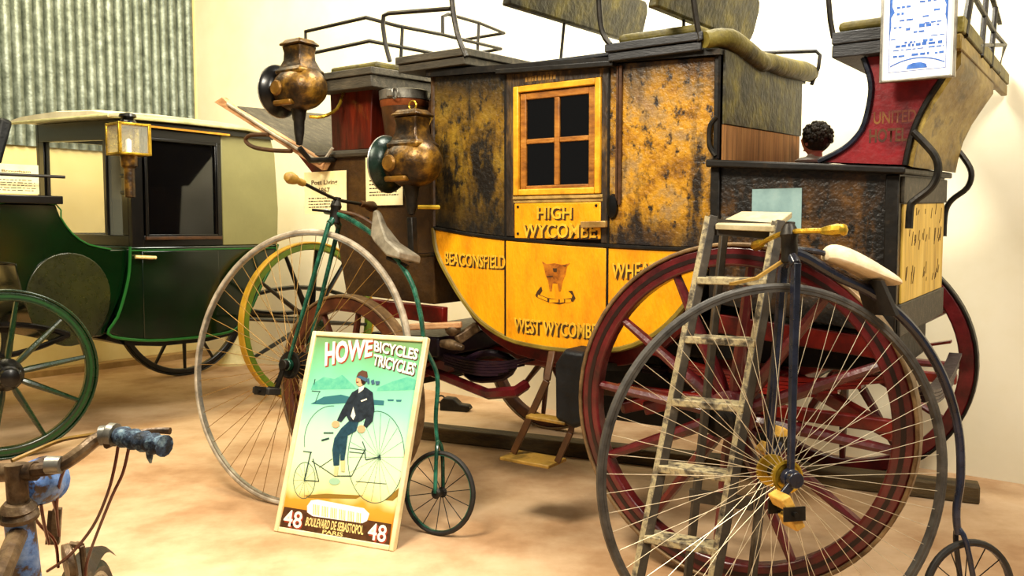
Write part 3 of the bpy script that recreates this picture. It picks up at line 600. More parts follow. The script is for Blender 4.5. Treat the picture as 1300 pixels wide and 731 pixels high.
p = MB(); p.tube([cp(590, 460, .4), cp(620, 448, .4), cp(652, 458, .45), cp(640, 478, .45), cp(600, 480, .42)], .018, 8, True, 3); obj('leather_brace', p, M_gear, coach)
p = MB(); p.box((-.50, .45, .69), (.42, 1.14, .85)); obj('under_boot_fill', p, M_black, coach, bevel=.01)  # black box added to fill the dark space under the rear boot
p = MB(); p.box((-.80, .56, .36), (-.36, 1.02, .68)); obj('tool_chest', p, M_blk_leather, coach, bevel=.015)
p = MB(); p.box((-.81, .55, .47), (-.35, 1.03, .50)); p.box((-.81, .55, .60), (-.35, 1.03, .625)); obj('chest_strap', p, M_lead, coach, bevel=.004)
# folding step
p = MB()
p.beam((-.812, .16, .71), (-.80, .10, .60), .030, .012, (0, 1, 0)); p.beam((-.80, .10, .60), (-.955, .09, .285), .030, .012, (0, 1, 0)); stp = obj('folding_step', p, M_lead, coach, bevel=.003)
p = MB(); p.box((-.975, .02, .268), (-.742, .16, .282)); obj('step_tread', p, M_tan, stp, bevel=.003)
p = MB(); p.beam((-.745, .09, .28), (-.690, .10, .405), .026, .012, (0, 1, 0)); p.beam((-.690, .10, .405), (-.66, .14, .62), .024, .012, (0, 1, 0)); obj('step_strap', p, M_lead, stp, bevel=.003)
p = MB(); p.beam((-.87, .08, .455), (-.70, .1, .445), .07, .014); obj('step_tread', p, M_tan, stp, bevel=.003)
# brake block beside the rear wheel
p = MB(); p.loft([[(-.735, y_, .455 + d), (-.66, y_, .43 + d), (-.612, y_, .45 + d), (-.60, y_, .60), (-.612, y_, .735 - d), (-.70, y_, .74 - d), (-.738, y_, .68)] for y_, d in ((.06, .012), (.08, 0), (.20, 0), (.22, .012))]); obj('leather_brake_shoe', p, M_blk_leather, coach, bevel=.008)
p = MB(); p.beam((-.66, .2, .66), (-.5, .5, .62), .03, .03); obj('brake_lever', p, M_iron, coach)
# wheels
M_line = mat('black_lining', '#1c0a08', 0.4, bump=0)
w = carriage_wheel(coach, (0, 0, .58), .58, 12, M_red2, M_tyre_i, M_red2, M_red2, M_iron, .066, .056, 0, -1, M_line, .1)
tag(w, 'near rear wheel with black lined maroon rim')
carriage_wheel(coach, (0, 1.585, .58), .58, 12, M_red2, M_iron, M_red2, M_red2, M_iron, .066, .056, 0, 1, M_line, .0)
c = fa @ Vector((0, -.79, .455)); M_fw = mat('mud_brown_wheel', [(0.3, '#2c1208'), (0.55, '#54260f'), (0.8, '#6e4222')], 0.5, scale=9)
carriage_wheel(coach, c, .455, 10, M_fw, M_tyre_i, M_fw, M_fw, mat('silver_green_cap', [(0.3, '#4c5c50'), (0.7, '#9aa898')], 0.3, 0.7), .06, .052, STE, -1, None, .2)
c = fa @ Vector((0, .79, .455)); carriage_wheel(coach, c, .455, 10, M_fw, M_tyre_i, M_fw, M_fw, M_iron, .06, .052, STE, 1, None, .1)

# ---------------------------------------------------------------- coach lamps, bucket, cards, notice, bust
def rect(hx, hy, z, x=0, y=0): return [(x - hx, y - hy, z), (x + hx, y - hy, z), (x + hx, y + hy, z), (x - hx, y + hy, z)]
def coach_lamp(label, c, group, stem_len, rim_m, ring=True):
    t = thing('carriage_lamp', label, 'lamp', CM @ Vector(c), CR, group)
    p = MB(); p.lathe([(.0, -.14), (.045, -.135), (.078, -.112), (.097, -.07), (.103, -.03), (.103, .035), (.096, .055), (.086, .06), (.080, .095), (.084, .10)], (0, 0, 0), (-1, 0, 0), 28); obj('drum', p, M_brass, t)
    p = MB(); p.lathe([(.082, .09), (.100, .102), (.116, .118), (.124, .13), (.126, .138), (.120, .140), (.108, .122), (.09, .11)], (0, 0, 0), (-1, 0, 0), 36); obj('rim', p, rim_m, t)
    p = MB(); p.torus((-.138, 0, 0), (1, 0, 0), .123, .0045, 36, 6); obj('rim_edge', p, M_silver, t)
    p = MB(); p.lathe([(.110, .124), (.09, .13), (.04, .136)], (0, 0, 0), (-1, 0, 0), 28); obj('lens', p, M_clear, t)
    p = MB(); p.loft([rect(.083, .075, .06, .01), rect(.086, .078, .082, .01), rect(.076, .066, .088, .01), rect(.058, .050, .13, .01), rect(.056, .048, .165, .01), rect(.062, .054, .195, .01)]); obj('chimney', p, M_brass, t, bevel=.008)
    p = MB(); p.loft([rect(.070, .062, .196, .01), rect(.072, .064, .206, .01), rect(.060, .052, .214, .01), rect(.050, .044, .226, .01)]); obj('chimney_cap', p, M_brass, t, bevel=.005)
    if ring: p = MB(); p.torus((.01, 0, .245), (0, 1, 0), .02, .004, 16, 6); obj('carrying_ring', p, M_brass2, t)
    p = MB(); p.lathe([(.034, .085), (.036, .104), (.030, .114), (.01, .118)], (-.035, 0, -.005), (0, -1, 0), 18); obj('side_boss', p, M_brassm, t)
    p = MB(); p.box((-.075, -.095, -.082), (.045, -.06, -.058)); obj('maker_strip', p, M_brassm, t, bevel=.008)
    p = MB(); p.lathe([(.042, -.085), (.034, -.11), (.030, -.14), (.026, -.15), (.024, -.16 - stem_len * .4), (.015, -.16 - stem_len), (.0, -.165 - stem_len)], (0, 0, 0), (0, 0, 1), 16); obj('stem', p, M_iron, t)
    return t
c2 = cp(522, 207, .06); M_rim = mat('dark_green_lamp_rim', [(0.3, '#0a1410'), (0.6, '#16281f'), (0.85, '#3c5044')], 0.3, 0.3, scale=12)
l2 = coach_lamp('dark brass coach lamp fixed low beside the front corner of the coach body', c2, 'brass coach lamps', .06, M_rim)
c1 = cp(379, 113, .04)
l1 = coach_lamp('dark brass coach lamp standing high above the footboard, leftmost of the two brass lamps', c1, 'brass coach lamps', .10, M_gblack, False)
# brackets belong to the coach
rail('lamp_bracket', [(c1.x + .05, .06, c1.z - .13), cp(410, 148, .1), cp(428, 138, .2), cp(436, 118, .26)], .008, M_brass2, 3)
rail('lamp_bracket', [(c1.x, .04, c1.z - .275), (c1.x + .005, .10, c1.z - .33), (c1.x + .02, .26, 1.55)], .014, M_iron)
rail('lamp_bracket', [(c2.x + .036, .06, c2.z - .19), (c2.x + .10, .12, c2.z - .19), (-1.50, NY, c2.z - .185)], .010, M_brass2)
p = MB(); p.beam((c2.x, .06, c2.z - .228), (c2.x + .01, .06, c2.z - .43), .035, .03); cpart('lamp_socket', p, M_iron, bevel=.004)
rail('lamp_bracket', [(c2.x + .01, .06, c2.z - .40), (-1.5, NY, c2.z - .40)], .010, M_iron)
rail('lamp_bracket', [cp(548, 150, NY - .01), cp(543, 160, .16), cp(546, 178, NY - .01)], .007, M_brass2, 3)
# leather bucket standing on the boot ledge
bc = cp(492, 160, .36)
bk = thing('leather_bucket', 'conical leather bucket with wide metal band standing on the front boot ledge', 'bucket', CM @ Vector((-1.748, .34, 1.588)), CR)
p = MB(); p.lathe([(.082, 0), (.088, .01), (.112, .20), (.10, .20)], n=28); obj('body', p, M_lead, bk)
p = MB(); p.lathe([(.111, .19), (.114, .195), (.117, .22), (.112, .221)], n=28); obj('copper_band', p, mat('copper_band', [(0.3, '#6a3014'), (0.7, '#b4683a')], 0.4, 0.5), bk)
p = MB(); p.lathe([(.113, .222), (.119, .224), (.122, .265), (.115, .268), (.09, .27)], n=28); obj('metal_band', p, M_silver, bk)
p = MB(); p.torus((.05, -.123, .24), (0.3, 1, 0), .024, .004, 16, 6); obj('ring', p, M_silver, bk)
p = MB(); p.box((.0, -.13, .228), (.04, -.112, .262)); obj('buckle', p, M_silver, bk, bevel=.004)
# cards
def card(name, label, M, rot, corners, y, head, rows, seed, tilt=0, group='cream information cards'):
    (ax, ay), (bx, by) = corners; a, b = hit(M, ax, ay, 1, y), hit(M, bx, by, 1, y)
    w, hh = b.x - a.x, a.z - b.z
    t = thing(name, label, 'card', M @ Vector((a.x, y, b.z)), rot, group)
    p = MB(); vs = [(0, 0, 0), (w, 0, 0), (w, 0, hh), (0, 0, hh)]; p.box((0, 0, 0), (w, .003, hh)); obj('sheet', p, M_card, t)
    for s, l, r, z0, z1 in head: text('heading', s, M_ink, t, w * l, w * r, hh * z0, hh * z1, -.0008, .02, 0)
    lines('small_print', M_ink2, t, 0, w, [(hh * z, hh * .028, l, r) for z, l, r in rows], 0, seed, w * .02, (w * .02, w * .07))
    return t
card('information_card', 'cream card with brown heading fixed on the front boot behind the penny farthing handlebar', CM, CR, ((386, 219), (440, 271)), .235, [('Post Living', .18, .80, .66, .80), ('1867', .36, .62, .50, .62)], [(.36, .1, .85), (.29, .1, .85), (.22, .1, .85), (.15, .1, .7)], 5)
card('information_card', 'small cream card pinned to the front boot half hidden below the low coach lamp', CM, CR, ((464, 200), (511, 260)), .235, [], [(.50, .1, .95), (.42, .1, .95), (.34, .1, .95), (.26, .1, .85), (.20, .1, .9)], 6)
# framed notice hooked on the end of the guard seat
ny = .16; a, b = cp(1116, 104, ny), cp(1212, 102, ny); nw, nh = b.x - a.x, .43
no = thing('framed_notice', 'white framed notice with blue print hung on the end of the rear seat', 'notice', CM @ Vector((a.x, ny, a.z - .004)), CR)
fr = frame_rect(0, nw, 0, nh, .007, -.004, .02); obj('frame', fr, M_silver, no, bevel=.002)
p = MB(); p.box((.006, .004, .006), (nw - .006, .016, nh - .006)); obj('sheet', p, M_white, no)
p = MB(); bx = .026
for x0, x1, z0, z1 in ((bx, bx + .0015, .03, nh - .03), (nw - bx - .0015, nw - bx, .03, nh - .03), (bx, nw - bx, .03, .0315)): p.box((x0, .0032, z0), (x1, .004, z1))
p.prism([(bx - .001, .13), (bx + .005, .17), (bx + .004, .20), (bx + .014, .215), (bx + .006, .235), (bx + .008, .27), (bx + .002, .30), (bx + .014, .34), (bx - .001, .40)], .0032, .004); p.prism([(nw - bx + .001, .16), (nw - bx - .006, .19), (nw - bx - .004, .22), (nw - bx - .012, .24), (nw - bx - .003, .27), (nw - bx - .014, .32), (nw - bx + .001, .40)], .0032, .004)
obj('printed_border', p, M_blue, no)
lines('printed_lines', M_blue, no, .03, nw - .03, [(.075, .008, .05, .3), (.075, .010, .4, .72), (.075, .007, .82, .98), (.095, .004, .05, .65), (.095, .006, .7, .98), (.115, .008, .26, .46), (.115, .008, .6, .78), (.13, .004, .0, .12), (.13, .004, .74, .98), (.155, .008, .28, .36), (.16, .012, .52, .78), (.16, .006, .84, .9), (.185, .006, .16, .42), (.19, .006, .58, .72), (.205, .009, .1, .26), (.205, .007, .78, .92), (.225, .007, .1, .36), (.235, .007, .52, .9), (.165, .006, .05, .2), (.17, .005, .62, .95), (.145, .006, .42, .66), (.105, .010, .1, .95), (.255, .004, .3, .7), (.275, .022, .2, .42), (.275, .022, .55, .64), (.275, .02, .76, .92), (.31, .012, .22, .32), (.32, .025, .5, .56), (.33, .02, .6, .8), (.35, .014, .12, .4)], .004, 9, .006, (.006, .02))
p = MB(); p.prism([(.03 + (nw - .06) * t / 12, .046 + .02 * (1 - (t / 6 - 1) ** 2)) for t in range(13)] + [(.03 + (nw - .06) * t / 12, .050 + .02 * (1 - (t / 6 - 1) ** 2)) for t in range(12, -1, -1)], .0032, .004); p.prism([(nw * .36, .036), (nw * .64, .036), (nw * .62, .048), (nw * .55, .054), (nw * .45, .054), (nw * .38, .048)], .0032, .004); obj('printed_arch', p, M_blue, no)
# mannequin bust on the boot lid behind the body
bp = cp(1036, 180, .95)
bu = thing('mannequin_bust', 'dark haired pink mannequin head showing above the rear boot beside the coach body', 'mannequin', CM @ Vector((cp(1036, 180, 1.1).x, 1.08, 1.492)), (0, 0, CR[2] + 2.6))
p = MB(); p.loft([[(rx * cos(2 * PI * k / 16), ry * sin(2 * PI * k / 16), z) for k in range(16)] for rx, ry, z in ((.07, .12, 0), (.075, .125, .012), (.06, .10, .026), (.04, .05, .036), (.033, .036, .05))]); obj('shoulders', p, M_shirt, bu)
hc = .118
def headshape(x, y, z):
    t = (z - hc) / .09
    if t < 0: x *= 1 + t * .25; y *= 1 + t * .32
    return (x, y, z)
p = MB(); p.ball((0, 0, hc), .078, 20, 14, (1.02, .82, 1.12)); p.warp(headshape); p.tube([(-.01, 0, .03), (-.01, 0, .075)], [.036, .034], 14)
p.ball((.078, 0, hc - .008), .013, 8, 6, (1, .8, 1.5)); p.ball((.068, 0, hc - .042), .014, 10, 6, (.7, 1.3, .5))
for s in (-1, 1): p.ball((-.005, s * .064, hc - .005), .018, 8, 6, (.7, .5, 1.2)); p.ball((.066, s * .027, hc + .012), .010, 8, 6)
obj('head', p, M_skin, bu)
p = MB(); rng = random.Random(3); p.ball((-.016, 0, hc + .02), .083, 18, 12, (1.0, .9, 1.0))
for i in range(150):
    a, z = rng.uniform(0, 2 * PI), rng.uniform(-.35, 1); r = math.sqrt(max(0, 1 - z * z)); v = Vector((r * cos(a), r * sin(a), z))
    if v.x > .55 and z < .5: continue
    p.ball((-.018 + v.x * .083, v.y * .075, hc + .022 + v.z * .084), rng.uniform(.008, .014), 6, 5)
obj('hair', p, M_hair, bu); bu.scale = (.78, .78, .78)

# timber lying on the floor under the coach
tb = thing('timber_beam', 'long dark timber beam lying on the floor beneath the stagecoach', 'timber', CM @ Vector((-2.25, .96, 0)), CR)
p = MB(); p.beam((0, 0, .04), (2.86, .50, .04), .11, .08); obj('beam', p, M_timber, tb, bevel=.008)

# iron drag shoe on the floor below the front of the coach
dc = hit(Matrix.Identity(4), 578, 521, 2, 0)
ds = thing('drag_shoe', 'small black iron drag shoe lying on the floor below the front of the coach', 'drag shoe', (dc.x, dc.y, 0), (0, 0, -.3))
p = MB(); p.prism([(-.10, 0), (.09, 0), (.115, .02), (.10, .045), (.04, .05), (.0, .085), (-.07, .09), (-.10, .06)], -.035, .035); obj('shoe', p, M_iron, ds, bevel=.008)
p = MB(); p.torus((-.10, 0, .07), (0, 1, 0), .025, .006, 16, 6); obj('eye', p, M_iron, ds)

# ---------------------------------------------------------------- penny farthings
def penny(name, label, loc, rot, R, r2, x2, nsp, spoke_m, tyre_m, frame_m, fork_top, spine, hubw, hub_r, sp_r, tyre_r, flange_m, rim_m, k=1.0):
    t = thing(name, label, 'bicycle', loc, rot, None)
    p = MB(); p.ring((0, 0, 0), (0, 1, 0), R - tyre_r * 1.5, R - tyre_r * 1.5 - .008, .020, 96)
    w = obj('wheel', p, rim_m, t, (0, 0, R))
    p = MB(); p.torus((0, 0, 0), (0, 1, 0), R - tyre_r, tyre_r, 96, 10); obj('tyre', p, tyre_m, w)
    p = MB(); p.lathe([(.018, -hubw), (.018, hubw)], (0, 0, 0), (0, 1, 0), 16)
    obj('axle', p, M_iron, w)
    for s in (-1, 1):
        p = MB(); p.lathe([(hub_r * .72, -.010), (hub_r, -.008), (hub_r, .004), (hub_r * .86, .006), (hub_r * .74, .002)], (0, s * hubw * .72, 0), (0, s, 0), 24); obj('hub_flange', p, flange_m, w)
    for s in (-1, 1):
        p = MB(); p.tube([(0, s * hubw * .72, hub_r * .9), (0, 0, R - tyre_r * 1.6)], sp_r, 5); me = p.mesh('spoke', spoke_m)
        for i in range(nsp // 2):
            link('spoke', me, w, (0, 0, 0), (0, 2 * PI * (i + (.25 if s > 0 else -.25)) / (nsp // 2), 0))
    # fork, head, backbone
    fx, fz = fork_top
    for s in (-1, 1):
        p = MB(); p.beam((0, s * hubw, R), (fx, s * .034, fz - .04), .020 * k, .016 * k, (1, 0, 0), .026 * k, .022 * k); p.tube([(fx, s * .034, fz - .045), (fx, 0, fz - .01)], .016, 8); p.lathe([(.026, -.012), (.026, .012)], (0, s * hubw, R), (0, 1, 0), 14); obj('fork_leg', p, frame_m, t, bevel=.003)
    p = MB(); p.lathe([(.02, -.05), (.024, -.045), (.022, .02), (.026, .03), (.020, .05), (.014, .06)], (fx, 0, fz + .01), (0, 0, 1), 16); obj('head', p, M_iron, t)
    n = len(spine); p = MB(); p.tube([(a, 0, b) for a, b in spine], [(.018 - .007 * i / (n - 1)) * k for i in range(n)], 10, smooth=5); obj('backbone', p, frame_m, t)
    ex, ez = spine[-1]
    for s in (-1, 1):
        p = MB(); p.tube([(ex, 0, ez + .02), (ex + .01, s * .022, ez - .02), (x2, s * .03, r2)], .008, 8, smooth=3); obj('rear_fork_leg', p, frame_m, t)
    p = MB(); p.ring((0, 0, 0), (0, 1, 0), r2 - .012, r2 - .020, .014, 48); w2 = obj('wheel', p, frame_m, t, (x2, 0, r2))
    p = MB(); p.torus((0, 0, 0), (0, 1, 0), r2 - .010, .010, 48, 8); obj('tyre', p, M_rubber, w2)
    p = MB(); p.lathe([(.014, -.032), (.022, -.024), (.014, -.015), (.014, .015), (.022, .024), (.014, .032)], (0, 0, 0), (0, 1, 0), 14); obj('hub', p, M_iron, w2)
    p = MB(); p.tube([(0, .016, .014), (0, 0, r2 - .014)], .0018, 5); me = p.mesh('spoke', M_iron)
    for i in range(14): link('spoke', me, w2, (0, 0, 0), (0, 2 * PI * i / 14, 0))
    return t
def crank(t, R, hubw, ang, side, pedal_m, L=.13, frame_m=M_iron, turn=0.0, pl=.11):
    y = side * (hubw + .022); d = Vector((sin(ang), 0, -cos(ang)))
    a = Vector((0, y, R)); b = a + d * L
    p = MB(); p.lathe([(.022, -.012), (.022, .012)], a, (0, 1, 0), 14); p.beam(a, b, .022, .012, (0, 1, 0)); c = obj('crank', p, frame_m, t, bevel=.003)
    p = MB(); p.tube([b, b + Vector((0, side * pl, 0))], .007, 8)
    for q in (.015, pl - .014): p.box((b.x - .03, min(b.y + side * q, b.y + side * (q + .005)), b.z - .018), (b.x + .03, max(b.y + side * q, b.y + side * (q + .005)), b.z + .018))
    obj('pedal', p, M_iron, c)
    ca, sa = cos(turn), sin(turn)
    for s in (-1, 1):
        p = MB(); ya, yb = sorted((side * .02, side * (pl - .014))); p.box((s * .03 - .017, ya, -.014), (s * .03 + .017, yb, .014)); p.warp(lambda x, y_, z: (b.x + x * ca - z * sa, b.y + y_, b.z + x * sa + z * ca)); obj('pedal_rubber', p, pedal_m, c, bevel=.004)
L1, R1 = (-1.005, 3.640, 0), (-.175, 0, -.473); M1 = frame(L1, R1)
f1 = lambda px, py, y=0: hit(M1, px, py, 1, y)
sp1 = [f1(a, b) for a, b in ((413, 268), (440, 276), (482, 305), (518, 350), (533, 395), (540, 440))]
sp1 = [(v.x, v.z) for v in sp1] + [(.735, .62), (.745, .45), (.765, .345)]
p1 = penny('penny_farthing', 'green penny farthing with pale tyre leaning behind the bicycle poster', L1, R1, .612, .165, .79, 48, M_spoke_g, M_rubber_l, M_green_p, (.135, 1.285), sp1, .055, .06, .0015, .0135, M_iron, M_silver, .72)
crank(p1, .612, .055, -.25, -1, M_rubber, .12); crank(p1, .612, .055, -.25 + PI, 1, M_rubber, .12, pl=.06)
a, c = Vector((.14, -.30, 1.385)), Vector((.14, .30, 1.375))
p = MB(); p.tube([(.15, -.25, 1.375), (.145, -.1, 1.36), (.14, 0, 1.355), (.145, .08, 1.36), (.148, .17, 1.37)], .008, 8, smooth=4); hb = obj('handlebar', p, M_iron, p1)
p = MB(); p.lathe([(.014, 0), (.016, .02), (.013, .035), (.022, .06), (.026, .085), (.018, .105), (.004, .112)], (.15, -.24, 1.374), (.02, -1, .04), 14); obj('grip', p, M_tan, hb)
p = MB(); p.lathe([(.014, 0), (.016, .02), (.013, .035), (.022, .06), (.026, .085), (.018, .105), (.004, .112)], (.148, .155, 1.369), (.02, 1, .04), 14); obj('grip', p, M_lead, hb)
p = MB(); p.tube([(.135, 0, 1.30), (.14, 0, 1.365)], .016, 10); obj('stem', p, M_iron, p1)
p = MB(); p.tube([(.09, -.10, 1.29), (.13, 0, 1.30), (.20, .16, 1.30)], .006, 8); obj('brake_lever', p, M_iron, p1)
s0, s1, s2 = f1(432, 276), f1(458, 284), f1(478, 300)
p = MB(); p.tube([(.15, 0, 1.30), (.25, 0, 1.285), (.36, 0, 1.235), (.44, 0, 1.17)], .009, 8, smooth=4); obj('saddle_spring', p, M_lead, p1)
N2, N3 = f1(498, 312), f1(521, 330)
q = [f1(a, b) for a, b in ((475, 269), (479, 266), (483, 270), (488, 286), (500, 306), (521, 322), (520, 332), (500, 327), (480, 309), (473, 300))]
wd_ = [.012, .012, .012, .026, .055, .085, .085, .06, .03, .02]
p = MB(); n_ = len(q); p.add([(v.x, -w_, v.z) for v, w_ in zip(q, wd_)] + [(v.x, w_, v.z) for v, w_ in zip(q, wd_)], [tuple(range(n_)), tuple(range(2 * n_ - 1, n_ - 1, -1))] + [(i_, n_ + i_, n_ + (i_ + 1) % n_, (i_ + 1) % n_) for i_ in range(n_)])
sd = obj('saddle', p, M_saddle_g, p1, bevel=.008)
p = MB(); p.tube([(N2.x - .02, 0, N2.z - .05), (N3.x - .01, 0, N3.z - .03)], .010, 8); obj('saddle_clip', p, M_iron, p1)

L2, R2 = (.748, 2.285, 0), (-.068, 0, .196); M2 = frame(L2, R2)
sp2 = [(.045, 1.14), (.09, 1.125)] + [(.575 * sin(math.radians(a)), .53 + .575 * cos(math.radians(a))) for a in (18, 32, 48, 64, 80, 94, 104)] + [(.562, .32)]
p2 = penny('penny_farthing', 'black penny farthing with cream saddle standing in front of the ladder and rear coach wheel', L2, R2, .528, .152, .595, 60, M_spoke_w, M_rubgrey, M_bluebk, (.040, 1.15), sp2, .062, .045, .0009, .0115, M_brass2, M_rubgrey, .95)
crank(p2, .528, .062, -.75, -1, M_yblock, .085, M_bluebk, -1.1); crank(p2, .528, .062, -.75 + PI, 1, M_yblock, .085, M_bluebk, .9)
p = MB(); p.tube([(.04, 0, 1.18), (.04, 0, 1.205)], .015, 10); p.lathe([(.018, 0), (.018, .01)], (.04, 0, 1.203), (0, 0, 1), 12); obj('stem', p, M_silver, p2)
p = MB(); p.tube([(.07, -.13, 1.192), (.055, -.08, 1.195), (.04, 0, 1.197), (.035, .07, 1.19), (.035, .17, 1.170)], .0075, 8, smooth=3); hb = obj('handlebar', p, M_brass2, p2)
for s, c in ((-1, (.07, -.115, 1.192)), (1, (.035, .15, 1.172))):
    p = MB(); p.lathe([(.010, 0), (.014, .02), (.017, .05), (.015, .07), (.016, .075), (.008, .08)], c, (.25, s, -.02), 8); obj('grip', p, M_brass2, hb)
p = MB(); p.beam((.03, .01, 1.12), (-.05, .02, 1.07), .02, .008); p.beam((-.05, .02, 1.07), (-.13, .01, 1.055), .022, .008); obj('brake_spoon', p, M_tan, p2)
p = MB(); p.tube([(.06, 0, 1.15), (.16, 0, 1.135), (.28, 0, 1.09), (.30, 0, 1.05)], .008, 8, smooth=3); obj('saddle_spring', p, M_bluebk, p2)
P0, P1, P2_, P3 = hit(M2, 1045, 322, 1, 0), hit(M2, 1056, 314, 1, 0), hit(M2, 1092, 328, 1, 0), hit(M2, 1124, 350, 1, 0)
p = MB(); p.loft([[(v.x + dx, w_ * k_, v.z + dz) for dx, k_, dz in ((0, 0, th), (0, -.8, th * .6), (0, -1, -dn), (0, -.6, -dn - .006), (0, .6, -dn - .006), (0, 1, -dn), (0, .8, th * .6))] for v, w_, th, dn in ((P0, .028, .010, .016), (P1, .036, .022, .034), (P2_, .052, .016, .040), (P3, .085, .006, .026), (P3 + Vector((.012, 0, -.012)), .075, .0, .010))])
sd = obj('saddle', p, M_saddle_w, p2); m_ = sd.modifiers.new('sub', 'SUBSURF'); m_.levels = m_.render_levels = 2
p = MB(); p.loft([[(.30, -.06, 1.06), (.34, -.07, .96), (.34, .07, .96), (.30, .06, 1.06)], [(.315, -.055, 1.06), (.355, -.065, .965), (.355, .065, .965), (.315, .055, 1.06)]]); p.warp(lambda x, y_, z: (x - .02, y_, z)); obj('saddle_flap', p, M_rubber, p2)

# ---------------------------------------------------------------- stepladder
lt = thing('stepladder', 'narrow paint spattered wooden stepladder between the rear coach wheel and black penny farthing', 'stepladder', (.5, 2.45, 0))
def wp(px, py, Y): return hit(Matrix.Translation((.5, 2.45, 0)), px, py, 1, Y - 2.45)
def rail_pts(t_, Yt, b, Yb):
    T, B0 = wp(*t_, Yt), wp(*b, Yb); k = T.z / (T.z - B0.z); return T, T + (B0 - T) * k
lT, lB = rail_pts((901, 275), 2.62, (808, 731), 2.45); rT, rB = rail_pts((986, 281), 2.53, (905, 731), 2.35)
back = Vector((.22, .32, 0)).normalized()
for T, B0 in ((lT, lB), (rT, rB)):
    p = MB(); p.beam(B0 + back * .02, T + back * .02, .026, .05, (0, 1, 0)); r_ = obj('rail', p, M_ladder_shade, lt, bevel=.003)
    p = MB(); p.beam(B0 - back * .007, T - back * .007, .024, .005, (0, 1, 0)); obj('rail_face', p, M_ladder, r_)
d = (rT - lT)
for a, c in (((885, 355), (972, 359)), ((870, 430), (955, 436)), ((856, 508), (940, 517)), ((842, 589), (925, 601)), ((826, 672), (908, 691)), None or ((811, 760), (893, 786))):
    ta = (lT.z - (wp(a[0], a[1], lT.y + 2.45 - .1)).z) / (lT.z - lB.z); A = lT + (lB - lT) * ta; B0 = rT + (rB - rT) * (ta * (lT.z - lB.z) + rT.z - lT.z) / (rT.z - rB.z)
    p = MB(); p.beam(A + back * .02 + Vector((0, 0, -.006)), B0 + back * .02 + Vector((0, 0, -.006)), .07, .022); obj('rung', p, M_ladder, lt, bevel=.003)
bt = back * .17
p = MB(); vs = [wp(908, 284, 2.60), wp(982, 287, 2.51), wp(1006, 269, 2.62), wp(941, 268, 2.72)]
p.add([tuple(v - Vector((0, 0, .018))) for v in vs] + [tuple(v) for v in vs], [(3, 2, 1, 0), (4, 5, 6, 7), (0, 1, 5, 4), (1, 2, 6, 5), (2, 3, 7, 6), (3, 0, 4, 7)]); obj('platform', p, mat('pale_platform_wood', [(0.3, '#8a7c5c'), (0.6, '#b8aa84'), (0.85, '#d6caa6')], 0.6, scale=12), lt, bevel=.003)
p = MB(); p.beam(lT + Vector((0, 0, -.03)) + back * .01, rT + Vector((0, 0, -.03)) + back * .01, .02, .05); obj('cross_rail', p, M_ladder_shade, lt)
for T, B0 in ((lT, lB), (rT, rB)):
    p = MB(); e_ = Vector((T.x - .05, T.y + .045, 0)); p.beam(e_, T + bt * .8, .022, .035, (0, 1, 0)); obj('back_leg', p, M_ladder_shade, lt, bevel=.003)
p = MB(); p.beam(Vector((lT.x - .035, lT.y + .065, .35)), Vector((rT.x - .035, rT.y + .065, .35)), .015, .04); obj('back_stay', p, M_ladder_shade, lt)

# ---------------------------------------------------------------- poster
PL, PRt = (-.951, 3.326, 0), (-.345, 0, -.403); PM = frame(PL, PRt); PW, PH = .553, .822
po = thing('bicycle_poster', 'framed green vintage bicycle poster propped against the green penny farthing', 'poster', PL, PRt)
obj('frame', frame_rect(0, PW, 0, PH, .020, -.006, .022), mat('cream_frame', [(0.3, '#d8c48c'), (0.7, '#f2e4b8')], 0.4, scale=12), po, bevel=.004)
p = MB(); p.box((.004, .015, .004), (PW - .004, .028, PH - .004)); obj('backing_board', p, M_rubber, po)
m = bpy.data.materials.new('printed_seascape'); m.use_nodes = True; nt = m.node_tree; N = nt.nodes; L = nt.links; b_ = N['Principled BSDF']
tc = N.new('ShaderNodeTexCoord'); sp = N.new('ShaderNodeSeparateXYZ'); L.new(tc.outputs['Object'], sp.inputs[0])
no_ = N.new('ShaderNodeTexNoise'); no_.inputs['Scale'].default_value = 7; L.new(tc.outputs['Object'], no_.inputs['Vector'])
ma = N.new('ShaderNodeMath'); ma.operation = 'MULTIPLY_ADD'; ma.inputs[1].default_value = .12; L.new(no_.outputs[0], ma.inputs[0]); L.new(sp.outputs[2], ma.inputs[2])
cr = N.new('ShaderNodeValToRGB'); L.new(ma.outputs[0], cr.inputs[0]); e = cr.color_ramp.elements
ST = [(.10, '#c87a18'), (.20, '#d89a30'), (.24, '#e2e4a0'), (.34, '#d8f0c0'), (.46, '#bce8c4'), (.58, '#90d6bc'), (.70, '#78c8a0'), (.82, '#6ea86c'), (.93, '#8a6a48')]
while len(e) < len(ST): e.new(.5)
for i, (a, c) in enumerate(ST): e[i].position = a; e[i].color = lin(c)
L.new(cr.outputs[0], b_.inputs['Base Color']); b_.inputs['Roughness'].default_value = .35
p = MB(); p.box((.018, .004, .018), (PW - .018, .008, PH - .018)); sh = obj('print', p, m, po)
k = 180 / 658
def pp(pts, s=1, ox=370, oy=440): return [(lambda v: (v.x, v.z))(hit(PM, ox + a * k * s, oy + b * k * s, 1, .003)) for a, b in pts]
def ink(name, polys, colr, lay, rough=.45):
    p = MB()
    for q_ in polys: p.prism(q_, .004 - .0005 * lay, .0045 - .0005 * lay)
    o = obj(name, p, mat(name + '_ink', colr, rough, bump=0, scale=40) if isinstance(colr, (str, list)) else colr, sh)
    return tag(o, None, kind='stuff') if len(polys) > 2 else o
def ell(cx_, cy_, rx, ry, n=28, tilt=0): return [(cx_ + rx * cos(t) + tilt * ry * sin(t), cy_ + ry * sin(t)) for t in [2 * PI * i / n for i in range(n)]]
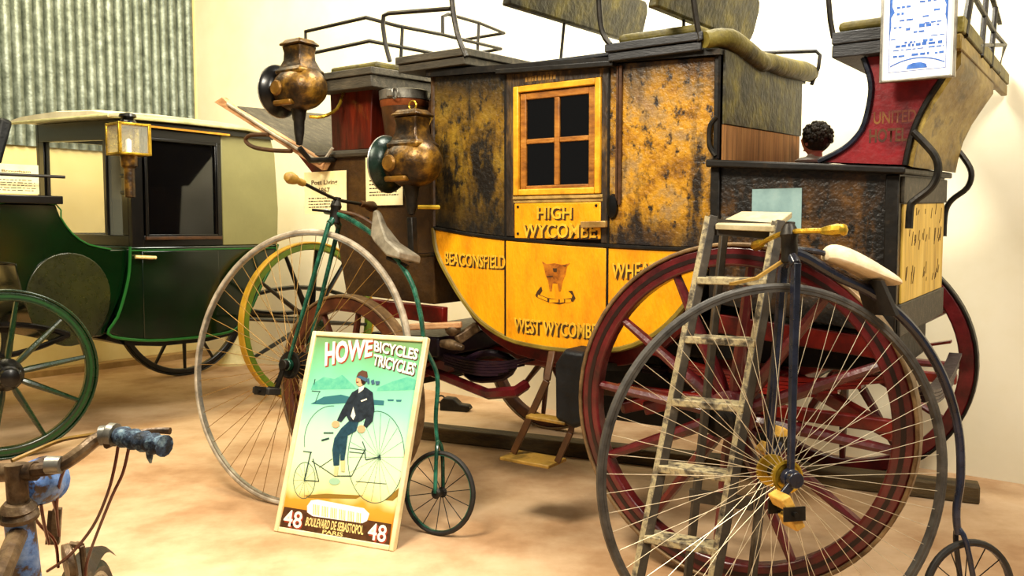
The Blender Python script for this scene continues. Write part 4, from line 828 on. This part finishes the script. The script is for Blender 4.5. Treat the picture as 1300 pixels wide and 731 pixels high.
def line(a, b, w=2.2):
    dx, dy = b[0] - a[0], b[1] - a[1]; l = math.hypot(dx, dy); nx, ny_ = -dy / l * w / 2, dx / l * w / 2
    return pp([(a[0] + nx, a[1] + ny_), (b[0] + nx, b[1] + ny_), (b[0] - nx, b[1] - ny_), (a[0] - nx, a[1] - ny_)])
def circ_lines(cx_, cy_, rx, ry, tilt, n=40, w=2.4, a0=0, a1=2 * PI):
    P = [(cx_ + rx * cos(t) + tilt * ry * sin(t), cy_ + ry * sin(t)) for t in [a0 + (a1 - a0) * i / n for i in range(n + 1)]]
    return [line(P[i], P[i + 1], w) for i in range(n)]
ink('printed_hills', [pp([(100, 170), (150, 140), (200, 150), (235, 130), (285, 175), (300, 195), (90, 200)]), pp([(400, 190), (470, 160), (540, 140), (600, 160), (590, 200), (395, 205)])], [(0.3, '#4aa890'), (0.7, '#6cc09c')], 1)
ink('printed_coast', [pp([(90, 265), (150, 232), (230, 222), (300, 240), (430, 250), (428, 272), (250, 262), (150, 268)]), pp([(445, 244), (475, 244), (473, 252), (448, 252)]), pp([(485, 246), (512, 246), (508, 255), (488, 255)])], '#2e6a72', 2)
ink('printed_ground', [pp([(60, 690), (160, 682), (330, 690), (300, 705), (80, 702)]), pp([(430, 712), (505, 650), (498, 690), (470, 715)])], '#8a6a20', 2)
wl_ = circ_lines(393, 512, 131, 213, -.02, 44, 2.6) + circ_lines(60, 620, 50, 84, -.04, 28, 2.4) + circ_lines(190, 440, 130, 166, 0, 20, 2, PI * .95, PI * 1.52)
for i in range(18):
    t = 2 * PI * i / 18; wl_.append(line((405, 512), (393 + 128 * cos(t), 512 + 208 * sin(t)), .8))
for i in range(12):
    t = 2 * PI * i / 12; wl_.append(line((62, 618), (60 + 48 * cos(t), 620 + 80 * sin(t)), .7))
ink('printed_wheels', wl_, '#25564a', 3)
fr_ = [line(a, b, w_) for a, b, w_ in (((55, 485), (95, 490), 4), ((90, 490), (60, 620), 5), ((100, 520), (128, 625), 4), ((60, 620), (128, 625), 4), ((95, 530), (200, 600), 3.5), ((200, 600), (280, 600), 5), ((280, 600), (340, 480), 3.5), ((270, 470), (340, 480), 3), ((268, 488), (338, 495), 3), ((340, 480), (345, 525), 4), ((345, 525), (410, 512), 5), ((410, 500), (412, 525), 6), ((330, 440), (345, 480), 4), ((130, 560), (190, 520), 3), ((300, 625), (440, 636), 2.5), ((150, 400), (195, 400), 6), ((140, 435), (175, 425), 8), ((95, 205), (135, 208), 3), ((130, 210), (110, 260), 2), ((105, 175), (110, 150), 3))]
ink('printed_tricycle', fr_, '#243a38', 4)
ink('printed_coat', [pp([(312, 195), (345, 188), (378, 212), (386, 290), (378, 345), (350, 376), (335, 366), (345, 330), (325, 345), (305, 352), (268, 345), (255, 320), (232, 350), (212, 342), (236, 290), (262, 245), (282, 212)])], [(0.3, '#141a20'), (0.7, '#24303c')], 5)
ink('printed_trousers', [pp([(268, 345), (312, 352), (300, 392), (262, 412), (255, 470), (246, 530), (228, 528), (226, 480), (222, 550), (196, 552), (190, 480), (200, 425), (232, 378)])], [(0.3, '#16303c'), (0.7, '#20485a')], 5)
ink('printed_shirt_front', [pp([(288, 280), (298, 320), (288, 340), (276, 322)]), pp([(322, 250), (350, 240), (352, 246), (326, 256)]), pp([(314, 188), (340, 180), (334, 200), (312, 216)])], '#e8e4d0', 6)
ink('printed_hands_and_face', [pp(ell(318, 160, 18, 24)), pp(ell(206, 360, 18, 16)), pp(ell(325, 382, 18, 18)), pp([(300, 150), (304, 146), (306, 170), (302, 172)])], '#e0a478', 6)
ink('printed_hair', [pp([(322, 150), (342, 148), (346, 168), (334, 178), (326, 170)]), pp([(303, 163), (314, 163), (313, 167), (303, 168)])], '#2a1608', 7)
ink('printed_cap', [pp([(303, 140), (312, 120), (330, 110), (352, 116), (356, 140), (342, 150), (320, 142)])], '#5a3a2a', 7)
ink('printed_cap_band', [pp([(302, 142), (320, 134), (354, 148), (348, 164), (322, 150)]), pp([(350, 150), (362, 146), (364, 172), (354, 172)]), pp([(370, 158), (384, 152), (388, 172), (374, 176)]), pp([(390, 160), (412, 160), (408, 176), (394, 178)])], '#3c5c74', 8)
ink('printed_boots', [pp([(202, 556), (220, 556), (214, 600), (198, 598)]), pp([(230, 530), (250, 528), (248, 580), (232, 578)])], '#c8c088', 7)
ink('printed_pedal', [pp(ell(200, 625, 26, 16))], '#9ac0a0', 4)
def ptext(s, name, colr, quad, lay, bold=.02, shade=None):
    """quad = tl, tr, br, bl in photo pixels"""
    Q = [hit(PM, a, b, 1, .003) for a, b in quad]
    for m_, off, l_, bo in (((shade, .005, lay - .6, bold + .03),) if shade else ()) + ((colr, 0, lay, bold),):
        me = text_mesh(s, 0, bo); xs = [v.co.x for v in me.vertices]; ys = [v.co.y for v in me.vertices]; a0, a1, b0, b1 = min(xs), max(xs), min(ys), max(ys)
        for v in me.vertices:
            t = (v.co.x - a0) / (a1 - a0); w_ = (v.co.y - b0) / (b1 - b0)
            P = (Q[3] * (1 - t) + Q[2] * t) * (1 - w_) + (Q[0] * (1 - t) + Q[1] * t) * w_
            v.co = (P.x + off, .0045 - .0005 * l_ - .0003, P.z - off)
        me.materials.clear(); me.materials.append(m_); link(name if m_ is colr else name + '_shade', me, sh)
M_pw = mat('white_print', '#f6f2e0', 0.5, bump=0); M_pr = mat('red_print', '#9a3a20', 0.5, bump=0); M_pb = mat('brown_print', '#4a2c0c', 0.5, bump=0); M_py = mat('straw_print', '#e6cc80', 0.5, bump=0)
ptext('HOWE', 'printed_title', M_pw, ((413, 434), (474, 429), (472, 452), (412, 465)), 3, .035, M_pr)
ptext('BICYCLES', 'printed_title', M_pw, ((475, 432), (532, 443), (529, 457), (475, 446)), 3, .03, M_pb)
ptext('TRICYCLES', 'printed_title', M_pw, ((475, 449), (529, 461), (525, 477), (473, 463)), 3, .03, M_pb)
P_ = lambda pts: [(lambda v: (v.x, v.z))(hit(PM, a, b, 1, .003)) for a, b in pts]
ink('printed_base_band', [P_([(361, 643), (497, 665), (494, 692), (354, 669)])], [(0.3, '#3a2210'), (0.7, '#5a3414')], 2)
ink('printed_white_label', [P_([(395, 635), (403, 634), (462, 645), (469, 652), (466, 661), (460, 664), (397, 655), (390, 650), (390, 642)])], '#f6f4e8', 3)
ink('printed_label_strokes', [P_([(398 + i * 2.2, 640 + i * .42), (399 + i * 2.2, 640 + i * .42), (398.6 + i * 2.2, 653 + i * .42), (397.6 + i * 2.2, 653 + i * .42)]) for i in range(28) if i % 5 != 4], '#d8b860', 4)
ptext('48', 'printed_number', M_pw, ((362, 646), (385, 650), (382, 671), (359, 667)), 4, .012, M_pr)
ptext('48', 'printed_number', M_pw, ((469, 663), (492, 667), (489, 689), (466, 684)), 4, .012, M_pr)
ptext('BOULEVARD DE SEBASTOPOL', 'printed_address', M_py, ((390, 656), (462, 667), (461, 679), (387, 667)), 4, .03)
ptext('PARIS', 'printed_address', M_py, ((410, 672), (436, 676), (435, 681), (409, 677)), 4, .02)

# ---------------------------------------------------------------- brougham
BO, BR = (-1.407, 5.917, 0), (0, 0, .879); BM = frame(BO, BR)
br = thing('brougham', 'glossy dark green and black closed brougham carriage parked by the left wall', 'carriage', BO, BR)
def bq(px, py, y): return hit(BM, px, py, 1, y)
def blift(x, y, z): return (x, y, z + .05 * (y - .2) * max(0, min(1, (z - 1.0) / .7)))
def bpart(name, mb, m, parent=None, bevel=0): return obj(name, mb.warp(blift), m, parent or br, bevel=bevel)
Y0, Y1 = .20, 1.55
low = [(-1.17, 1.10), (-1.18, .95), (-1.21, .82), (-1.26, .68), (-1.32, .585), (-1.2, .54), (-.98, .512), (-.65, .51), (-.47, .535), (-.36, .64), (-.27, .80), (-.17, .96), (-.12, 1.10)]
p = MB(); p.prism(low, Y0, Y1); lb = bpart('lower_body', p, M_green, bevel=.01)
p = MB(); p.tube([(x, Y0 - .003, z) for x, z in low], .009, 6, smooth=3); bpart('coachline', p, M_gline, lb)
p = MB(); p.tube([(-1.17, Y0 - .003, 1.075), (-.55, Y0 - .003, 1.075), (-.14, Y0 - .003, 1.075)], .005, 6); bpart('coachline', p, M_gline, lb)
p = MB(); p.prism([(x, z - .04) for x, z in low[3:10]] + [(x, z + .015) for x, z in reversed(low[3:10])], Y0 + .03, Y1 - .03); bpart('bottom_rocker', p, M_gblack)
p = MB(); p.prism([(-1.10, 1.07), (-1.10, .535), (-.98, .52), (-.58, .52), (-.58, 1.07)], Y0 - .006, Y0 + .004); dr = bpart('door', p, M_green, bevel=.004)
a, c = bq(172, 326, Y0 - .03), bq(198, 327, Y0 - .03); p = MB(); p.tube([a, c], .011, 8); p.tube([(a.x + .03, Y0 - .006, a.z), (a.x + .03, Y0 - .03, a.z)], .008, 8); bpart('door_handle', p, mat('pale_brass', [(0.3, '#c8a860'), (0.7, '#f0dca0')], 0.3, 0.4), dr)
# upper cabin: hollow, glazed in front and on both sides
xf, xd, xr_ = -1.154, -.545, -.12
UZ0, UZ1 = 1.10, 1.868
for yy in (Y0, Y1 - .04):
    sd_ = -1 if yy == Y0 else 1
    p = MB(); p.box((xf, yy, UZ0), (xf + .075, yy + .04, UZ1)); p.box((xf + .0751, yy, 1.76), (xd, yy + .04, UZ1)); p.box((xf + .0751, yy, UZ0), (xd, yy + .04, 1.165)); p.box((-.59, yy, 1.1655), (xd, yy + .04, 1.7595)); bpart('side_frame', p, M_gblack, bevel=.004)
    p = MB(); p.prism([(xd + .001, UZ0), (xr_, UZ0), (xr_ + .01, 1.35), (xr_ - .01, 1.72), (-.17, UZ1), (xd + .001, UZ1)], yy, yy + .04); bpart('rear_quarter', p, M_quarter, bevel=.006)
    p = MB(); p.box((xf + .076, yy + .018, 1.166), (-.591, yy + .022, 1.759)); bpart('pane', p, M_pane if yy == Y0 else M_clear)
sw = frame_rect(xf + .085, xd - .02, 1.155, 1.765, .018, Y0 - .010, Y0 + .006); bpart('window_frame', sw, M_gblack, bevel=.003)
p = MB(); p.box((xf + .08, Y0 - .022, 1.140), (xd - .015, Y0 + .002, 1.160)); bpart('window_sill', p, M_lead, bevel=.003)
p = MB(); p.box((xf, Y0 + .041, UZ0), (xf + .04, Y1 - .041, 1.165)); p.box((xf, Y0 + .041, 1.745), (xf + .04, Y1 - .041, UZ1)); p.box((xf, Y0 + .041, 1.1655), (xf + .04, Y0 + .12, 1.7445)); p.box((xf, Y1 - .12, 1.1655), (xf + .04, Y1 - .041, 1.7445)); p.box((xf + .002, .52, 1.166), (xf + .038, .56, 1.744)); bpart('front_frame', p, M_gblack, bevel=.004)
p = MB(); p.box((xf + .018, Y0 + .121, 1.166), (xf + .022, Y1 - .121, 1.744)); bpart('front_pane', p, M_clear)
p = MB(); p.box((xf + .045, Y0 + .06, 1.15), (xf + .06, .60, 1.76)); bpart('inner_dark_panel', p, mat('dark_green_panel', [(0.3, '#0c1008'), (0.7, '#1e2412')], 0.7, scale=6, stretch=(1, 8, .5)))  # added dark panel, makes the near strip behind the front pane dark
p = MB(); p.box((xr_ - .05, Y0 + .042, UZ0), (xr_ - .01, Y1 - .042, UZ1)); bpart('back_wall', p, M_lead)
p = MB(); p.box((-.50, Y0 + .05, .95), (-.18, Y1 - .05, 1.20)); p.box((-.24, Y0 + .05, 1.20), (-.175, Y1 - .05, 1.62)); bpart('inner_seat', p, M_blk_leather, bevel=.02)
# roof
secs = []
for x, dz in ((-1.30, -.010), (-1.26, .0), (-.9, .010), (-.5, .006), (-.18, -.012), (-.08, -.034)):
    e_ = .03 if dz < -.015 else 0
    secs.append([(x, Y0 - .07 + e_, 1.870 + dz * .6), (x, Y0 - .078 + e_, 1.888 + dz), (x, Y0 + .15, 1.912 + dz), (x, .9, 1.926 + dz), (x, Y1 - .15, 1.912 + dz), (x, Y1 + .078 - e_, 1.888 + dz), (x, Y1 + .07 - e_, 1.870 + dz * .6)])
p = MB(); p.loft(secs); rf = bpart('roof', p, M_roofw)
p = MB(); p.tube([(-1.29, Y1 + .06, 1.868), (-1.30, Y0 - .06, 1.868), (-.9, Y0 - .078, 1.872), (-.4, Y0 - .078, 1.870), (-.1, Y0 - .05, 1.850)], .012, 8); bpart('roof_moulding', p, mat('cream_green_moulding', [(0.3, '#8a8a5c'), (0.7, '#c0bc8c')], 0.35), rf)
p = MB(); p.beam((-1.17, Y0 - .012, 1.845), (-.16, Y0 - .012, 1.832), .03, .03); bpart('roof_moulding', p, M_gblack, rf)
p = MB(); p.beam((-1.06, Y0 - .03, 1.830), (-.50, Y0 - .03, 1.824), .02, .012); bpart('roof_moulding', p, M_gold, rf)
# driver box in front
dpoly = [(-1.155, 1.085), (-1.27, 1.085), (-1.40, 1.115), (-1.49, 1.18), (-1.55, 1.27), (-1.575, 1.345), (-1.87, 1.345), (-1.885, 1.12), (-1.93, 1.03), (-1.80, 1.01), (-1.77, .82), (-1.70, .66), (-1.60, .56), (-1.33, .57), (-1.21, .82)]
p = MB(); p.prism(dpoly, Y0 + .035, Y1 - .035); bpart('driver_box', p, M_green, bevel=.008)
p = MB(); p.tube([(x, Y0 + .032, z) for x, z in dpoly[1:9]], .005, 6, smooth=2); bpart('coachline', p, M_gline)
p = MB(); p.prism([(-1.52 + .235 * cos(t), .82 + (.25 if sin(t) > 0 else .29) * sin(t)) for t in [2 * PI * i / 36 for i in range(36)]], Y0 + .022, Y0 + .034); bpart('wheel_arch_panel', p, M_arch, bevel=.004)
p = MB(); p.box((-2.10, Y0 - .01, 1.346), (-1.55, Y1 + .01, 1.392)); bpart('driver_seat_board', p, M_gblack, bevel=.006)
p = MB(); a, c = bq(-20, 217, Y0), bq(82, 218, Y0); p.tube([(a.x, Y0, 1.50), (c.x, Y0, 1.50)], .009, 8); p.tube([(-1.9, Y0 + .01, 1.39), (-1.9, Y0, 1.50)], .008, 8); p.tube([(-1.62, Y0 + .01, 1.39), (-1.62, Y0, 1.50)], .008, 8); bpart('seat_rail', p, M_iron)
p = MB(); p.loft([[(-1.86, y_, 1.55), (-1.80, y_, 1.55), (-1.73, y_, 1.80), (-1.80, y_, 1.82)] for y_ in (.36, 1.42)]); bpart('driver_seat_back', p, M_blk_leather, bevel=.02)
p = MB()
for y_ in (.5, 1.3): p.tube([(-1.84, y_, 1.39), (-1.82, y_, 1.60)], .012, 8)
bpart('seat_back_iron', p, M_iron)
p = MB(); p.tube([(-1.93, Y0 + .1, 1.02), (-2.15, Y0 + .1, .95), (-2.42, Y0 + .1, 1.02), (-2.5, Y0 + .1, 1.25)], .016, 8, smooth=3); p.tube([(-1.93, Y1 - .1, 1.02), (-2.15, Y1 - .1, .95), (-2.42, Y1 - .1, 1.02), (-2.5, Y1 - .1, 1.25)], .016, 8, smooth=3); bpart('dashboard_iron', p, M_iron)
p = MB(); p.loft([[(-2.30, y_, .97), (-2.50, y_, 1.10), (-2.53, y_, 1.42), (-2.515, y_, 1.42), (-2.48, y_, 1.11), (-2.29, y_, .985)] for y_ in (Y0 + .05, Y1 - .05)]); bpart('dashboard', p, M_gblack)
# running gear
TR = 1.70; SB = -.20
p = MB(); p.tube([(0, 0, .56), (0, TR, .56)], .024, 10); bpart('axle', p, M_iron)
fb = Matrix.Translation((-1.954, TR / 2, 0)) @ Matrix.Rotation(SB, 4, 'Z')
fw_n = Vector((-1.954, 0.0, .447))
p = MB(); p.tube([fb @ Vector((0, -TR / 2, .447)), fb @ Vector((0, TR / 2, .447))], .024, 10); bpart('axle', p, M_iron)
p = MB(); p.beam((-1.80, .875, .62), (-1.0, .875, .50), .06, .05); p.beam((-1.0, .875, .50), (0, .875, .60), .06, .05); bpart('perch', p, M_gblack)
p = MB(); p.lathe([(.20, 0), (.21, .01), (.21, .03), (.18, .04)], (-1.954, TR / 2, .62), (0, 0, 1), 28); p.tube([(-1.954, TR / 2, .44), (-1.954, TR / 2, 1.04)], .03, 10); bpart('turntable_ring', p, M_iron)
for yy in (.22, TR - .22):
    for c_, w_, z_ in ((-.0, .50, .60), (-1.954, .42, .50)):
        p = MB(); pts = [(c_ - w_ + 2 * w_ * i / 12, z_ + .10 - .09 * (1 - (i / 6 - 1) ** 2)) for i in range(13)]; pu = [(a, 2 * (z_ + .10) - b) for a, b in reversed(pts)]
        p.tube([(a, yy, b) for a, b in pts], .016, 6); p.tube([(a, yy, b) for a, b in pu], .016, 6); bpart('leaf_spring', p, M_gblack)
carriage_wheel(br, (0, 0, .56), .56, 12, M_yrim, M_ytyre, M_gblack, M_gwheel, M_gwheel, .045, .045, 0, -1, None, .12)
carriage_wheel(br, (0, TR, .56), .56, 12, M_gblack, M_iron, M_gblack, M_gblack, M_iron, .045, .045, 0, 1, None, .0)
w = fb @ Vector((0, -TR / 2, .447))
carriage_wheel(br, (-1.954, 0, .447), .447, 10, M_gwheel, M_gwheel, M_gwheel, M_gblack, M_gblack, .05, .05, SB, -1, mat('dark_green_lining', '#0c3a12', 0.4, bump=0), .17)
carriage_wheel(br, fb @ Vector((0, TR / 2, .447)), .447, 10, M_gwheel, M_iron, M_gwheel, M_gblack, M_iron, .05, .05, SB, 1, None, .1)
# square lantern on the cabin corner
lc = bq(163, 178, .07)
ln = thing('carriage_lantern', 'small square brass lantern with clear panes on the green carriage corner', 'lamp', BM @ Vector((lc.x, .07, lc.z - .09)), BR)
p = MB()
for sx in (-1, 1):
    for sy in (-1, 1): p.box((sx * .088 - .009, sy * .075 - .009, 0), (sx * .088 + .009, sy * .075 + .009, .185))
for z in (0, .17): p.box((-.097, -.084, z), (.097, .084, z + .014))
obj('frame', p, M_brass2, ln, bevel=.003)
for n_, a, c in (('pane', (-.08, -.078, .015), (.08, -.075, .169)), ('pane', (-.08, .075, .015), (.08, .078, .169)), ('pane', (-.092, -.066, .015), (-.089, .066, .169)), ('pane', (.089, -.066, .015), (.092, .066, .169))):
    p = MB(); p.box(a, c); obj(n_, p, M_clear, ln)
p = MB(); p.box((.06, .04, .015), (.085, .07, .169)); p.box((-.085, .055, .015), (.06, .072, .169)); obj('reflector', p, mat('tin_reflector', [(0.3, '#b09a50'), (0.7, '#e6d488')], 0.25, 0.8), ln)
p = MB(); p.lathe([(.016, 0.012), (.016, .09), (.004, .10)], (0, 0, 0), (0, 0, 1), 12); obj('candle', p, M_white, ln)
p = MB(); p.lathe([(.05, .184), (.045, .20), (.03, .215), (.05, .225), (.045, .24), (.01, .25)], (0, 0, 0), (0, 0, 1), 16); obj('chimney', p, M_gblack, ln)
p = MB(); p.lathe([(.05, 0), (.045, -.06), (.03, -.075), (.03, -.24), (.0, -.245)], (0, 0, 0), (0, 0, 1), 14); obj('stem', p, M_brass, ln)
p = MB(); p.tube([(lc.x, .108, lc.z - .2), (lc.x + .02, Y0 + .01, lc.z - .2)], .012, 8); p.tube([(lc.x, .108, lc.z - .3), (lc.x + .02, Y0 + .01, lc.z - .3)], .012, 8); bpart('lantern_bracket', p, M_iron)
card('information_card', 'cream card with printed text standing on the green carriage driver seat', BM, BR, ((-60, 204), (50, 246.5)), .27, [('Brougham', .55, .9, .70, .80)], [(.45, .3, .92), (.36, .3, .95), (.27, .3, .95), (.18, .3, .97), (.10, .3, .93)], 8)
# pale cone under the back of the brougham
cc = hit(Matrix.Identity(4), 290, 462, 2, 0); cc = Vector((-2.50, 7.56, 0))
p = MB(); p.lathe([(.13, 0), (.13, .015), (.10, .05), (.07, .17), (.05, .30), (.0, .305)], n=24)
tag(obj('stone_cone', p, mat('cream_plaster', [(0.3, '#b8a468'), (0.7, '#e4d49c')], 0.7, scale=8), None, (cc.x, cc.y, 0)), 'cream cone shaped block on the floor behind the green penny farthing wheel', 'cone')

# ---------------------------------------------------------------- old bicycle in the left foreground
G = Vector((-.80, 1.55, 0)); hd = Vector((-.27, .963, 0)).normalized(); BA = math.atan2(hd.y, hd.x)
bi = thing('bicycle', 'rusty old bicycle with tattered grip and blue lamp in the left foreground', 'bicycle', G, (0, 0, BA))
KM = frame(G, (0, 0, BA)); KI = KM.inverted()
def kp(px, py, Y): return KI @ hit(Matrix.Identity(4), px, py, 1, Y)
hbp = [kp(-55, 604, 1.29), kp(-15, 601, 1.27), kp(30, 598, 1.25), kp(70, 593, 1.25), kp(98, 577, 1.26), kp(122, 558, 1.28), kp(140, 552, 1.285), kp(162, 553, 1.275), kp(206, 565, 1.24)]
p = MB(); p.tube(hbp, .0105, 10, smooth=4); hb = obj('handlebar', p, M_rust, bi)
p = MB(); g0, g1 = kp(150, 553, 1.28), kp(209, 566, 1.238); p.tube([g0 + (g1 - g0) * i / 14 for i in range(15)], [.0135 + .0016 * ((i * 7) % 3) for i in range(15)], 12); obj('grip', p, M_grip, hb)
p = MB(); c = kp(190, 570, 1.25); p.tube([c, c + Vector((0, 0, -.012)), c + Vector((.006, 0, -.022))], [.007, .005, .002], 6); obj('grip_shred', p, M_grip, hb)
p = MB(); p.tube([kp(128, 553, 1.283), kp(136, 552, 1.284)], .0155, 12); p.tube([kp(139, 551, 1.283), kp(147, 552, 1.281)], .018, 12); obj('clamp', p, M_silver, hb)
p = MB(); p.tube([kp(135, 565, 1.27), kp(160, 555, 1.31), kp(190, 547, 1.33), kp(216, 547, 1.33)], [.006, .006, .005, .006], 8, smooth=3); obj('brake_lever', p, M_rust, hb)
p = MB(); p.tube([kp(60, 590, 1.245), kp(78, 590, 1.246)], .0135, 12); obj('ferrule', p, M_silver, hb)
st_t, st_b = kp(20, 599, 1.25), kp(24, 648, 1.25)
p = MB(); p.tube([st_t + Vector((0, 0, .012)), st_b], .0155, 12); p.tube([kp(0, 600, 1.262), kp(45, 598, 1.25)], .0145, 12); obj('stem', p, M_rust, bi)
ht = kp(24, 650, 1.25); hbm = ht + Vector((.035, 0, -.16))
p = MB(); p.lathe([(.020, 0), (.028, .004), (.028, .010), (.022, .016), (.026, .02), (.018, .03)], ht + Vector((0, 0, -.012)), (-.2, 0, 1), 18); obj('headset', p, M_rust, bi)
p = MB(); p.tube([ht + Vector((0, 0, -.008)), hbm], .021, 14); obj('head_tube', p, M_bluewear, bi)
p = MB(); c = kp(46, 613, 1.32); p.lathe([(.0, -.04), (.018, -.037), (.030, -.022), (.036, .0), (.037, .016), (.034, .028), (.038, .032), (.0, .036)], c, (1, -.25, -.1), 20); obj('lamp', p, M_bluewear, bi)
p = MB(); p.beam(kp(44, 640, 1.31), kp(30, 655, 1.26), .012, .006); obj('lamp_bracket', p, M_rust, bi)
wr = .285
for s in (-1, 1):
    p = MB(); p.tube([hbm, hbm + Vector((.02, s * .035, -.03)), (-.03, s * .045, wr + .12), (0, s * .045, wr)], .011, 8, smooth=3); obj('fork_leg', p, M_rust, bi)
def bike_wheel(x):
    p = MB(); p.ring((0, 0, 0), (0, 1, 0), wr - .022, wr - .032, .024, 56); w = obj('wheel', p, M_silver, bi, (x, 0, wr))
    p = MB(); p.torus((0, 0, 0), (0, 1, 0), wr - .016, .016, 56, 8); obj('tyre', p, M_rubber, w)
    p = MB(); p.lathe([(.012, -.04), (.022, -.03), (.012, -.02), (.012, .02), (.022, .03), (.012, .04)], (0, 0, 0), (0, 1, 0), 12); obj('hub', p, M_rust, w)
    p = MB(); p.tube([(0, .025, .014), (0, 0, wr - .03)], .0012, 4); me = p.mesh('spoke', M_silver)
    for i in range(24): link('spoke', me, w, (0, 0, 0), (0, 2 * PI * i / 24, 0))
bike_wheel(0); bike_wheel(-1.02)
def guard(x, a0, a1, wd=.055):
    p = MB(); secs = []
    for i in range(17):
        t = math.radians(a0 + (a1 - a0) * i / 16); r = wr + .022
        pr = []
        for y_, dr_ in ((-wd / 2, -.012), (-wd / 4, 0), (wd / 4, 0), (wd / 2, -.012), (wd / 4, -.003), (-wd / 4, -.003)): pr.append((x + (r + dr_) * sin(t), y_, wr + (r + dr_) * cos(t)))
        secs.append(pr)
    p.loft(secs); return p
M_mud = mat('dark_rusty_guard', [(0.3, '#120e08'), (0.55, '#2c2012'), (0.8, '#4c3a22')], 0.5, 0.2, scale=20, bump=0.3)
obj('mudguard', guard(0, -100, 35), M_mud, bi); obj('mudguard', guard(-1.02, -95, 70), M_mud, bi)
p = MB(); a, c = kp(73, 645, 1.50), kp(70, 690, 1.50); p.beam(c, a, .014, .012); p.beam(kp(66, 648, 1.5), c + Vector((0, .01, 0)), .012, .004); obj('guard_stay', p, M_rust, bi)
p = MB(); c = kp(88, 716, 1.45); p.lathe([(.036, -.006), (.036, .004), (.03, .008), (.0, .01)], c, (.4, -1, .1), 24); obj('bell', p, M_rust, bi)
p = MB(); p.tube([kp(98, 690, 1.46), kp(104, 694, 1.45), kp(108, 731, 1.45)], .005, 6); p.tube([kp(90, 691, 1.46), kp(104, 693, 1.45)], .006, 6); obj('brake_arm', p, M_rust, bi)
CB = [[(150, 566, 1.28), (146, 590, 1.29), (137, 625, 1.31), (118, 668, 1.36), (88, 705, 1.42), (60, 725, 1.45)], [(164, 566, 1.27), (156, 600, 1.28), (142, 630, 1.30), (122, 680, 1.36), (110, 715, 1.42), (108, 745, 1.44)], [(90, 580, 1.27), (78, 605, 1.30), (72, 640, 1.36), (75, 680, 1.42)], [(60, 612, 1.32), (66, 630, 1.34), (72, 650, 1.38)], [(40, 652, 1.30), (52, 668, 1.35), (70, 688, 1.42), (74, 720, 1.45)], [(52, 640, 1.31), (56, 665, 1.33), (62, 690, 1.40)]]
for q_ in CB:
    p = MB(); p.tube([kp(*v) for v in q_], .0026, 6, smooth=4); obj('cable', p, M_cable, bi)
p = MB(); p.tube([kp(15, 585, 1.27), kp(45, 572, 1.30), kp(80, 558, 1.31), kp(122, 551, 1.29)], .0035, 6, smooth=4); obj('cable', p, M_tan, bi)
BB = Vector((-.62, 0, .28)); ST_ = Vector((-.74, 0, .78)); RW = Vector((-1.02, 0, wr))
for a, b, r in ((ht + Vector((-.01, 0, -.03)), ST_ + Vector((.03, 0, -.10)), .014), (hbm + Vector((0, 0, .03)), BB, .016), (ST_, BB, .015)):
    p = MB(); p.tube([a, b], r, 10); obj('frame_tube', p, M_rust, bi)
for s in (-1, 1):
    p = MB(); p.tube([BB + Vector((0, s * .03, 0)), RW + Vector((0, s * .05, 0))], .009, 8); p.tube([ST_ + Vector((.02, s * .01, -.12)), RW + Vector((0, s * .05, 0))], .008, 8); obj('rear_stay', p, M_rust, bi)
p = MB(); p.loft([[(x, -w_, .80), (x, 0, .83), (x, w_, .80), (x, 0, .79)] for x, w_ in ((-.60, .015), (-.68, .04), (-.80, .10), (-.86, .10))]); obj('saddle', p, M_lead, bi, bevel=.01)
p = MB(); p.lathe([(.09, -.003), (.09, .003)], BB + Vector((0, -.04, 0)), (0, 1, 0), 28); p.beam(BB + Vector((0, -.05, 0)), BB + Vector((.05, -.05, -.16)), .02, .01); p.beam(BB + Vector((0, .05, 0)), BB + Vector((-.05, .05, .16)), .02, .01); p.tube([BB + Vector((0, -.05, 0)), BB + Vector((0, .05, 0))], .015, 10); obj('crankset', p, M_rust, bi)
